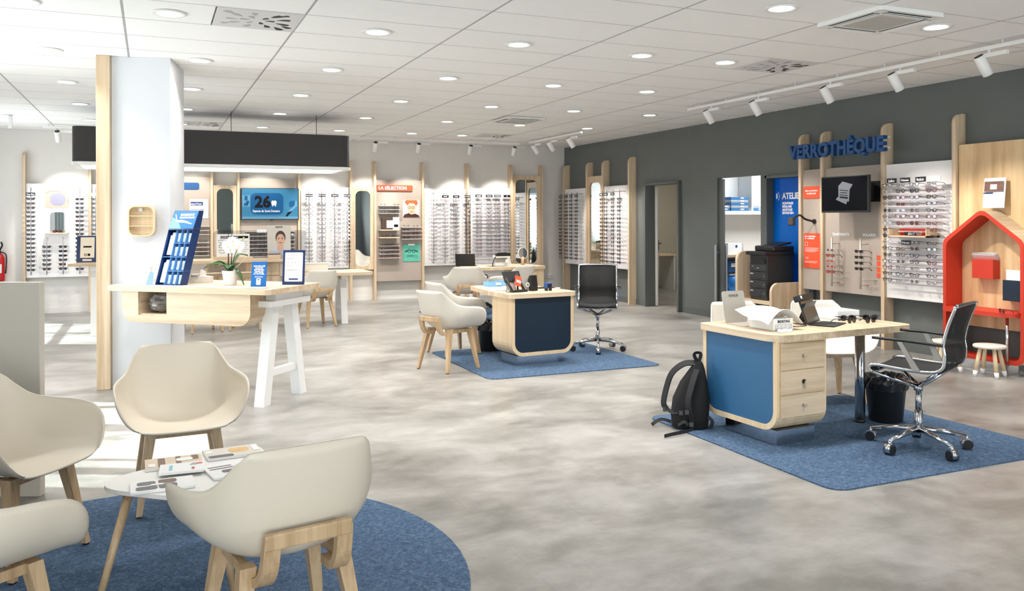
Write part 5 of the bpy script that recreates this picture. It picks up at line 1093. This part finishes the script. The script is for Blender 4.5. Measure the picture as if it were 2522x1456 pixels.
def bag(u, v):
    a = 2 * PI * u; ph = PI * (v - .5); rr_ = 1 + .12 * math.sin(5 * a + 7 * v) + .1 * math.sin(11 * v * 3 + 3 * a)
    return Vector((.125 * math.cos(a) * math.cos(ph) * rr_, .12 * math.sin(a) * math.cos(ph) * rr_, .088 + .087 * math.sin(ph)))
b.grid(bag, 36, 18, smooth=False); b.obj('bag', mat('bag_grey', (120, 116, 112), .22, noise=.5, scale=14), t)
b = B(); b.cyl((.01, -.128, .12), (.01, -.135, .12), .012); b.obj('eyelet', black, t)
# ---- blue counter display with packets
t = thing('counter_display', 'tall navy blue cardboard counter display of small packets, leaning back on the reception counter', 'display', loc(.31, .145), R_(-38))
SH = math.tan(R_(21)); W_, D_, H_ = .245, .10, .47
def shear(bm, k=SH):
    for v in bm.verts: v.co.y += v.co.z * k
blue = mat('carton_blue', (10, 48, 104), .35)
b = B(); b.box(W_ / 2, D_ - .003, H_ / 2, W_, .006, H_); b.box(.002, D_ / 2, H_ / 2, .004, D_, H_); b.box(W_ - .002, D_ / 2, H_ / 2, .004, D_, H_); b.box(W_ / 2, D_ / 2, .003, W_, D_, .006); b.box(W_ / 2, D_ / 2, H_ - .003, W_, D_, .006)
shear(b.bm); b.obj('carton', blue, t)
b = B(); xs = [.085, .138, .191]
for x in xs: b.box(x, D_ / 2, H_ / 2, .003, D_ - .004, H_ - .01)
for k in range(1, 4): b.box((.085 + W_) / 2, D_ / 2, H_ * k / 4, W_ - .085, D_ - .004, .004)
b.box(.043, D_ / 2, H_ * .5, .085, D_ - .01, .004); shear(b.bm); b.obj('divider', mat('carton_edge', (96, 148, 206), .5), t)
pk = mat('packet_silver', (206, 222, 240), .25, noise=.35, scale=40)
for r_ in range(4):
    for c_ in range(3):
        b = B(); b.box(.111 + .053 * c_, .045, H_ * r_ / 4 + .042, .044, .03, .07, bev=.006); b.box(.111 + .053 * c_, .03, H_ * r_ / 4 + .07, .04, .006, .03); shear(b.bm); b.obj('packet', pk, t)
for z in (.012, .245):
    b = B(); b.box(.043, .05, z + .09, .06, .04, .17, bev=.006); b.box(.04, .05, z + .185, .03, .03, .03, bev=.006); shear(b.bm); b.obj('large_packet', mat('packet_white', (230, 236, 244), .3, noise=.08, scale=20), t)
b = B(); z0_ = H_ + .004; dy = .05; b.prism([(z0_ * SH - .0, z0_), (z0_ * SH + D_, z0_), (z0_ * SH + D_ + .05, z0_ + .16), (z0_ * SH + .085, z0_ + .16)], 0, 0, W_); hd = b.obj('header', blue, t)
ang = math.atan2(.085, .16); rx = PI / 2 - ang
h0 = Vector((0, z0_ * SH, z0_)); up_ = Vector((0, .085, .16)).normalized(); nn = Vector((0, -.16, .085)).normalized()
def hp(x, s, d=.001): return Vector((x, h0.y, h0.z)) + up_ * s + nn * d
b = B(); b.poly([hp(.003, .004), hp(W_ - .003, .004), hp(W_ - .003, .177), hp(.003, .177)]); b.m(1).poly([hp(.003, .004, .0016), hp(.12, .004, .0016), hp(.07, .08, .0016), hp(.003, .115, .0016)])
b.m(2).poly([hp(.02, .145, .0022), hp(.03, .145, .0022), hp(.06, .085, .0022), hp(.10, .09, .0022), hp(.15, .08, .0022), hp(.22, .05, .0022), hp(.21, .045, .0022), hp(.14, .06, .0022), hp(.09, .062, .0022), hp(.05, .075, .0022)]); b.obj('swimmer_print', [mat('header_blue', (22, 108, 176), .4), mat('header_sky', (120, 190, 232), .4), mat('swimmer_skin', (206, 188, 178), .5)], hd)
fit(text('DEMETZ', tuple(hp(.105, .128, .002)), .03, inkwhite, hd, rot=(rx, 0, 0), bold=.0012), .11); fit(text('LA CORRECTION À VOTRE VUE', tuple(hp(.075, .103, .002)), .022, inkwhite, hd, rot=(rx, 0, 0), bold=.001), .15)
b = B(); c0 = hp(.088, .138, .0025); b.poly([c0 + Vector((1, 0, 0)) * (.013 * math.cos(2 * PI * i / 14)) + up_ * (.013 * math.sin(2 * PI * i / 14)) for i in range(14)]); b.obj('logo', inkwhite, hd)
# ---- leaflet holders and framed sheets
def leaning(name, label, cat, p, rz, w, h, m, lean=.2):
    t = thing(name, label, cat, p, rz); o = B().box(w / 2, 0, h / 2, w, .004, h, bev=.0015, seg=1).obj('panel', m, t); o.rotation_euler.x = -lean
    f = B().box(w / 2, .0, h * .42, w * .5, .003, h * .84).obj('back_leg', m, t); f.location.y = h * math.sin(lean) * 1.55; f.rotation_euler.x = lean * .75; return t, o
t, o = leaning('leaflet_holder', 'pale printed showcard with a portrait, leftmost on the reception counter', 'showcard', loc(.221, .072), R_(-30), .115, .2, mat('card_pale', (226, 230, 238), .4))
b = B()
for k, w in enumerate((.05, .05, .045, .05, .04, .045, .03)): b.box(.012 + w / 2, -.0026, .14 - .014 * k, w, .001, .006)
b.box(.03, -.0026, .18, .04, .001, .006); b.m(1).prism([(.085 + x, .145 + z) for x, z in ngon(.012, 12, ry=.017)], 1, -.003, -.0022); b.m(2).prism([(.05, .004), (.06, .05), (.075, .115), (.085, .125), (.10, .12), (.112, .10), (.112, .004)], 1, -.003, -.0022); b.obj('print', [mat('print_lav', (176, 184, 214), .5), mat('print_skin_pale', (190, 160, 150), .5), mat('print_steel_blue', (128, 160, 200), .5)], o)
t, o = leaning('leaflet_holder', 'bright blue showcard with white lettering and a picture of a device, right of the orchid', 'showcard', loc(1.205, .223), R_(-25), .128, .21, mat('card_blue', (20, 96, 164), .4))
for k, s in enumerate(('NOUVEAUTÉ', 'PRODUIT', 'ENTRETIEN', 'LENTILLES', 'À L’ACCUEIL')): text(s, (.064, -.0035, .165 - .016 * k), .016, inkwhite, o, align='CENTER', bold=.0005)
b = B(); b.box(.064, -.0026, .085, .07, .001, .002); b.box(.064, -.0026, .078, .07, .001, .002); b.prism(rrect(.036, .055, .006, 3, .064, .042), 1, -.0035, -.002); b.m(1).prism(rrect(.018, .008, .003, 3, .064, .058), 1, -.0042, -.0032); b.obj('device_print', [inkwhite, inkblue], o)
t, o = leaning('framed_notice', 'navy framed white notice sheet at the right end of the reception counter', 'notice', loc(1.335, .483), R_(-25), .19, .295, mat('frame_navy_card', (24, 44, 88), .4), .12)
def notice_print(o, w, h):
    b = B(); b.prism(rrect(w * .8, h * .84, .008, 3, w / 2, h * .51), 1, -.004, -.002); b.m(1)
    for k, (z, ww) in enumerate(((.87, .45), (.84, .5), (.76, .5), (.745, .3), (.55, .35), (.53, .6), (.43, .55), (.415, .5), (.40, .3))): b.box(w * .16 + w * ww / 2, -.0045, h * z, w * ww, .001, h * .008)
    for k in range(4): b.box(w * (.25 + .16 * k), -.0045, h * .64, w * .08, .001, h * .02)
    b.m(2).prism(rrect(w * .42, h * .045, h * .015, 3, w / 2, h * .16), 1, -.005, -.004); b.obj('notice_sheet', [paper, inkgrey, inkblue], o)
notice_print(o, .19, .295)
t, o = leaning('framed_notice', 'navy framed cream notice on the left end of the high table beyond the oak plank', 'notice', (-.90, 12.28, .956), R_(-10), .26, .35, MATS['frame_navy_card'], .12)
b = B(); b.prism(rrect(.17, .27, .004, 2, .13, .195), 1, -.004, -.002); b.box(.13, -.003, .03, .11, .003, .025); b.m(1).box(.13, -.0045, .205, .1, .001, .02); b.frame([(.11 + x, .10 + z) for x, z in ngon(.018, 12)], [(.11 + x, .10 + z) for x, z in ngon(.011, 12)], 1, -.005, -.004); b.box(.15, -.0045, .10, .03, .001, .03); b.obj('notice_sheet', [mat('cream_paper', (238, 226, 204), .6), inkblack], o)
t = thing('payment_terminal', 'white card payment terminal behind the blue display on the reception counter', 'terminal', loc(.50, .50), R_(-20))
b = B(); b.prism([(-.09, 0), (.10, 0), (.11, .02), (.06, .05), (-.02, .06), (-.09, .05)], 0, -.05, .05); o = b.obj('body', mat('terminal_cream', (224, 216, 204), .5), t); o.rotation_euler.z = R_(90); b = B(); b.box(-.04, -.045, .062, .06, .05, .02, bev=.004); b.obj('keypad', mat('terminal_grey', (150, 152, 160), .5), t); b = B(); b.prism([(-.04, .0), (.03, .0), (.02, .09), (-.02, .11)], 1, .05, .07); b.obj('paper_cover', MATS['terminal_cream'], t)
# ---- orchid
t = thing('orchid', 'white flowering orchid with broad green leaves in a white pot on the counter', 'plant', loc(.92, .34))
b = B(); b.lathe([(.001, 0), (.048, 0), (.050, .004), (.068, .118), (.069, .122), (.064, .122), (.060, .105), (.001, .105)], 28, cap=False); b.obj('pot', mat('pot_white', (240, 240, 240), .35), t); B().lathe([(.001, .1), (.061, .1)], 20, cap=False).obj('bark', mat('bark_dark', (52, 40, 32), .95, noise=.5, scale=60, bump=.5), t)
leafm = mat('orchid_leaf', (62, 96, 50), .35, noise=.3, scale=14)
def leaf(a, L, w, rise, droop):
    def f(u, v):
        s = v; wdt = w * math.sin(PI * min(1, .08 + .92 * s) ** .8) ** .8 * (1 - .0 * s); x = (u - .5) * 2
        r = L * s; z = .11 + rise * math.sin(min(1, s * 1.6) * PI / 2) - droop * s * s + abs(x) * .012
        return Vector((math.cos(a) * r - math.sin(a) * x * wdt, math.sin(a) * r + math.cos(a) * x * wdt, z))
    o = B().grid(f, 6, 12).obj('leaf', leafm, t); o.modifiers.new('thickness', 'SOLIDIFY').thickness = .002
VX = math.atan2(-.397, .917) - CA * 0
for a, L, w, rise, dr in ((VX + PI + .15, .21, .05, .09, .06), (VX + PI - .35, .16, .046, .075, .05), (VX - .1, .125, .046, .06, .19), (VX + .55, .15, .055, .15, .02), (VX + PI / 2, .12, .032, .08, .05), (VX - 1.4, .12, .046, .075, .05), (VX + PI + .6, .17, .03, .10, .04)): leaf(a, L, w, rise, dr)
vx = Vector((.917, -.397, 0))
stemm = mat('orchid_stem', (84, 66, 52), .6)
for k, (dx, hz, bend) in enumerate(((-.012, .42, .0), (.01, .40, .05), (.03, .36, .08))):
    p = [vx * (dx * .4) + Vector((0, 0, .1)), vx * dx + Vector((0, 0, .22)), vx * (dx + bend * .4) + Vector((0, 0, hz - .06)), vx * (dx + bend) + Vector((0, 0, hz))]
    B().tube(smooth_path(p, 5), .003, seg=6).obj('flower_stem', stemm, t)
for dx in (-.018, .012): B().tube([vx * dx + Vector((0, 0, .1)), vx * (dx + .002) + Vector((0, 0, .43))], .0028, seg=6).obj('support_stick', mat('stick_dark', (58, 34, 40), .5), t)
pm = mat('petal_white', (244, 243, 240), .6)
def flower(p, sc, yaw):
    b = B()
    for k, (a, L, w) in enumerate(((PI / 2, .042, .020), (PI / 2 + 2.1, .042, .02), (PI / 2 - 2.1, .042, .02), (.15, .046, .034), (PI - .15, .046, .034))):
        pts = [(0, 0), (L * .35, w * .8), (L * .7, w), (L, w * .35), (L, -w * .35), (L * .7, -w), (L * .35, -w * .8)]
        q = rot2(pts, a); b.poly([Vector((x * sc, -.004 * sc * (k > 2) - .006 * (math.hypot(x, y) / .04), y * sc)) for x, y in q])
    b.m(1).box(0, -.01 * sc, -.006 * sc, .012 * sc, .014 * sc, .014 * sc, bev=.003); o = b.obj('flower', [pm, mat('flower_lip', (226, 206, 150), .6)], t); o.location = p; o.rotation_euler = (0, 0, yaw)
for dx, z, s_ in ((-.015, .335, 1.15), (.03, .345, 1.2), (.075, .335, 1.0), (.0, .30, 1.0), (.055, .31, 1.05), (.02, .375, .9)): flower(vx * dx + Vector((0, -.02, z)), s_, VX + .2 * (dx > .03))
b = B()
for dx, z in ((.10, .38), (.085, .365), (.115, .395)): b.lathe([(.001, -.012), (.008, -.002), (.006, .008), (.001, .012)], 8, *(vx * dx)[:2], z, cap=False)
b.obj('bud', mat('bud_green', (176, 186, 110), .6), t)
B().tube(smooth_path([vx * .02 + Vector((0, -.02, .13)), vx * .06 + Vector((0, -.03, .16)), vx * .10 + Vector((0, -.03, .20)), vx * .13 + Vector((0, -.02, .235))], 4), .003, seg=5).obj('air_root', mat('root_pale', (196, 190, 160), .7), t)
for i, (lx, ly, w, d, a, wrd) in enumerate(((.04, .10, .21, .12, .2, 'leftmost'), (.42, .075, .21, .1, -.05, 'under the blue display'), (.72, .085, .3, .12, .04, 'before the orchid'), (1.05, .10, .3, .13, -.03, 'before the blue showcard'), (1.30, .11, .24, .14, .1, 'overhanging the front right corner'))):
    tag(put(B().box(0, 0, .0015, w, d, .0022 + .0003 * i).obj('paper_sheet', paper), loc(lx, ly, .9555 + .0006 * i), CA + a), 'loose printed paper sheet on the front edge of the counter, ' + wrd, 'paper', 'loose papers on the reception counter')
# small oak wall shelf on the column face
ct = R_(-12); cxy = lambda lx, ly: (-.325 + lx * math.cos(ct) - ly * math.sin(ct), 8.27 + lx * math.sin(ct) + ly * math.cos(ct))
px, py = cxy(.262, -.002)
t = thing('wall_niche_shelf', 'small rounded oak wall shelf with two boards and a round knob on the column', 'shelf', (px, py, 1.5), ct)
B().frame(rrect(.225, .275, .06, 6), rrect(.20, .25, .05, 6), 1, -.06, 0).obj('rim', oakleg if False else birch, t); B().prism(rrect(.21, .26, .055, 6), 1, -.008, -.001).obj('back_board', birch, t)
for z in (-.045, .045): B().box(0, -.03, z, .2, .05, .008).obj('board', birch, t)
b = B(); b.cyl((-.005, -.008, .10), (-.005, -.05, .10), .013); b.m(1).cyl((-.005, -.05, .10), (-.005, -.056, .10), .018); b.obj('knob', [steel, steel], t)
# ------------------------------------------------------------------ high service table and low table behind
t = thing('high_table', 'long high oak service table on white legs under the dark canopy', 'table', (0, 0, 0))
B().prism(rrect(2.95, .62, .05, 5, .47, 12.36), 2, .915, .955).obj('top', oakx, t)
def aleg(t, x, y0, y1, zt):
    yc = (y0 + y1) / 2
    for yf, yt in ((y0, yc - .1), (y1, yc + .1)):
        b = B(); b.leg((x, yf, 0), (x, yt, zt), .09, .06, .09, .06); b.obj('leg', white, t)
    B().box(x, yc, zt * .3, .05, (y1 - y0) * .75, .05).obj('stretcher', white, t); B().box(x, yc, zt - .03, .09, .5, .06).obj('cross_head', white, t)
aleg(t, -.68, 12.1, 12.6, .915); aleg(t, 1.44, 12.1, 12.6, .915)
t = thing('drawer_cabinet', 'oak and grey drawer cabinet hanging under the high table', 'cabinet', (1.2, 12.42, .52))
B().box(0, 0, .195, .98, .4, .385, bev=.003).obj('body', oakz, t)
for k in range(2):
    d = B().box(-.24 + .48 * k, -.208, .29, .46, .016, .17, bev=.002).obj('drawer', [panelgrey, oakz][k], t); B().box(-.24 + .48 * k, -.226, .335, .16, .012, .012, bev=.003).obj('handle', steel, d)
    B().box(-.24 + .48 * k, -.208, .105, .46, .016, .17, bev=.002).obj('door', oakz, t)
t = thing('low_table', 'low oak table end on white legs beside the high table', 'table', (0, 0, 0))
B().prism(rrect(1.02, .78, .06, 5, 2.48, 12.40), 2, .70, .742).obj('top', oakx, t); aleg(t, 2.58, 12.1, 12.6, .70)
t = thing('white_box', 'cream storage box on the low table beside the framed notice', 'box', (2.22, 12.5, .743)); B().box(0, 0, .06, .36, .2, .12, bev=.006).obj('carton', mat('carton_cream', (232, 226, 214), .6), t); B().box(0, 0, .122, .37, .21, .012, bev=.003).obj('lid', MATS['carton_cream'], t)
for i, (x, y, a, w) in enumerate(((.64, 12.0, .25, 'left'), (1.21, 12.02, -.2, 'right'))):
    t = thing('bar_stool', 'oak legged stool tucked under the high table, %s one behind the counter' % w, 'stool', (x, y, 0), a, 'stools at the high table')
    B().prism(rrect(.40, .36, .08), 2, .585, .62).obj('seat', oakx, t); B().tube(smooth_path([(-.18, -.16, .75), (-.1, -.2, .755), (.1, -.2, .755), (.18, -.16, .75)], 5), .01, flat=(.015, .12)).obj('backrest', oakx, t)
    for sx in (-1, 1):
        B().leg((sx * .15, -.165, .62), (sx * .165, -.178, .75), .03, .02, .025, .015).obj('back_post', oakleg, t)
        for sy in (-1, 1): b = B(); b.leg((sx * .14, sy * .13, .585), (sx * .20, sy * .19, .008), .04, .04, .026, .026); b.m(1).box(sx * .20, sy * .19, .004, .02, .02, .008); b.obj('leg', [oakleg, black], t)
t = thing('counter_poster', 'white poster with hand and eyeglass line drawings in an oak holder on the high table', 'poster', (1.055, 12.28, .956))
B().box(0, 0, .018, .52, .06, .036, bev=.003).obj('oak_holder', oakx, t); ps = B().box(0, -.01, .19, .44, .008, .325, bev=.001, seg=1).obj('sheet', paper, t)
b = B(); b.prism(rrect(.37, .032, .008, 3, .015, .31), 1, -.0165, -.0145)
for s in (-1, 1): b.frame([(-.13 + s * .034 + x, .185 + z) for x, z in rrect(.056, .044, .014, 3)], [(-.13 + s * .034 + x, .185 + z) for x, z in rrect(.048, .036, .012, 3)], 1, -.0165, -.0145)
for z, s in ((.25, 1), (.11, 1)):
    b.tube([(-.20, -.0155, z + .01), (-.17, -.0155, z + .022), (-.12, -.0155, z + .018), (-.08, -.0155, z + .005), (-.07, -.0155, z - .004), (-.11, -.0155, z - .006), (-.15, -.0155, z - .022), (-.19, -.0155, z - .012)], .0022, seg=4)
b.m(1)
for k, w in enumerate((.16, .13, .15, .1, .16, .12)): b.box(.12, -.0155, .25 - .028 * k, w, .001, .005)
b.obj('drawing', [inkblack, inkgrey], ps); text('NOTRE FAÇON DE FAIRE', (-.16, -.0175, .303), .02, inkwhite, ps, bold=.0005)
t = thing('portrait_poster', 'advertising poster with a portrait of a woman on the high table', 'poster', (1.69, 12.34, .956))
ps = B().box(0, 0, .24, .325, .008, .46, bev=.001, seg=1).obj('sheet', mat('poster_beige', (206, 200, 190), .5, noise=.12, scale=5), t); ps.rotation_euler.x = -.05
b = B(); b.m(4).prism([(.02 + x, .30 + z) for x, z in ngon(.071, 18, ry=.095)], 1, -.0052, -.0045)
b.m(0).prism([(-.13, .012), (-.11, .10), (-.05, .15), (0.0, .13), (.06, .15), (.12, .11), (.155, .012)], 1, -.0052, -.0042); b.m(1).prism([(-.02, .19), (-.03, .12), (.015, .07), (.06, .12), (.055, .19)], 1, -.0062, -.005)
b.prism([(.02 + x, .265 + z) for x, z in ngon(.058, 18, ry=.083)], 1, -.0072, -.006); b.m(2).prism([(-.02, .224), (.02, .232), (.058, .224), (.02, .214)], 1, -.0082, -.007)
b.m(3)
for s in (-1, 1): b.prism([(.02 + s * .026 + x, .278 + z) for x, z in ngon(.011, 8, ry=.005)], 1, -.0084, -.007); b.box(.02 + s * .026, -.008, .294, .026, .001, .004)
b.m(2).box(.02, -.008, .25, .012, .001, .004); b.m(0)
for k, w in enumerate((.26, .24, .26)): b.box(-.02, -.009, .10 - .02 * k, w * (.8 if k else 1), .0012, .004)
b.obj('portrait', [mat('print_shirt', (196, 204, 222), .5), mat('print_skin2', (212, 172, 150), .5), mat('print_lip', (176, 110, 104), .5), inkblack, mat('print_hair', (74, 54, 46), .6)], ps)
text('HOYA', (.0, -.006, .435), .036, inkblack, ps, align='CENTER', bold=.0008)
t = thing('acrylic_screen', 'clear rounded acrylic screen standing behind the posters on the high table', 'screen', (1.45, 12.48, .956)); B().prism(rrect(1.3, .40, .06, 5, 0, .20), 1, -.003, .003).obj('sheet', clear, t); B().box(-.45, 0, .004, .06, .16, .008).obj('foot', clear, t); B().box(.45, 0, .004, .06, .16, .008).obj('foot', clear, t)
t = thing('sample_box', 'dark topped oak sample box at the foot of the portrait poster', 'box', (1.60, 12.22, .956)); B().box(0, 0, .03, .17, .1, .06, bev=.003).obj('box', oakx, t); B().box(0, 0, .065, .17, .1, .012).obj('lid', mat('lid_brown', (86, 72, 66), .5), t)
t = thing('sample_box', 'white sample box right of the portrait poster foot with eyeglasses on it', 'box', (1.83, 12.22, .956)); B().box(0, 0, .035, .2, .12, .07, bev=.003).obj('box', paper, t)
glasses_near((1.83, 12.2, 1.045), 0, 'dark eyeglasses resting on the white sample box on the high table', 'loose glasses', colr='black', kind='panto')
# ------------------------------------------------------------------ coffee table with magazines
t = thing('coffee_table', 'low white topped coffee table with rounded triangular top and oak legs', 'table', (0, 0, 0))
tp_ = fillet([(-.28, 3.83), (.30, 3.36), (.57, 4.33)], .17, 9)
B().prism(tp_, 2, .403, .42).obj('top', mat('table_white', (236, 233, 228), .4), t); B().prism(fillet([(-.262, 3.83), (.295, 3.385), (.555, 4.305)], .165, 9), 2, .395, .4035).obj('edge', mat('table_edge', (150, 140, 130), .5), t)
for p0, p1 in (((-.085, 3.74), (-.195, 3.60)), ((.24, 3.55), (.30, 3.42)), ((.42, 4.13), (.50, 4.24))): b = B(); b.cyl((*p0, .395), (*p1, .012), .019, .013, seg=14); b.m(1).cyl((*p1, .009), (*p1, .014), .013, seg=12); b.obj('leg', [oakleg, black], t)
def magazine(x, y, z, w, d, a, label, base, prints, n=1):
    t = thing('magazine', label, 'magazine', (x, y, z), a, 'magazines on the coffee table')
    B().box(0, 0, .005, w, d, .009, bev=.001, seg=1).obj('pages', paper, t); c = B().box(0, 0, .0102, w, d, .001).obj('cover', base, t)
    b = B(); ms = []
    for k, (m_, px, py, sx, sy) in enumerate(prints): b.m(k).prism(rrect(sx, sy, min(sx, sy) * .3, 3, px, py), 2, .0108 + .0003 * k, .0112 + .0003 * k); ms.append(m_)
    b.obj('cover_print', ms, c); return t
pb, pg, pr2, pt, ptan = mat('mag_brown', (112, 82, 62), .4, noise=.4, scale=10), mat('mag_grey', (96, 92, 98), .4, noise=.5, scale=16), mat('mag_red', (206, 70, 78), .4), mat('mag_teal', (120, 196, 200), .4), mat('mag_tan', (214, 178, 120), .4, noise=.35, scale=20)
wt = mat('mag_white', (238, 237, 236), .35)
TZ = .4205
magazine(.09, 4.01, TZ, .235, .165, .02, 'magazine with brown wavy cover on the far side of the coffee table', mat('mag_sand', (216, 196, 172), .4, noise=.2, scale=6), [(pb, -.05, .0, .03, .15), (pb, .02, .01, .022, .14), (pb, .09, .04, .03, .07), (wt, -.09, -.03, .03, .05), (wt, .045, .02, .07, .05)])
magazine(.12, 3.865, TZ + .0112, .18, .135, -.06, 'white magazine with teal and red print on top of the brown one', wt, [(pt, -.045, .0, .014, .08), (pr2, .06, .04, .045, .02), (pt, .045, .03, .03, .018), (pr2, .045, -.03, .012, .03)])
magazine(.04, 3.69, TZ, .24, .15, .03, 'magazine with dark collage photographs at the front edge of the coffee table', wt, [(pg, -.06, .03, .07, .05), (pg, -.06, -.035, .08, .05), (pb, .02, .035, .07, .05), (pg, .02, -.03, .07, .06), (wt, -.02, .0, .05, .02)])
magazine(.345, 4.075, TZ, .245, .17, .10, 'pile of magazines with golden cover photo at the right rear of the coffee table', mat('mag_grey2', (214, 208, 198), .4), [(ptan, .03, .02, .09, .08), (pg, -.06, -.055, .11, .04), (wt, -.1, .03, .03, .04), (wt, .105, .02, .03, .1)])
magazine(.30, 3.80, TZ, .17, .22, .2, 'striped magazine half hidden by the chair in front of the coffee table', wt, [(pg, -.02, .05, .1, .012), (pg, -.02, .02, .1, .012), (pg, .0, -.03, .06, .04)])
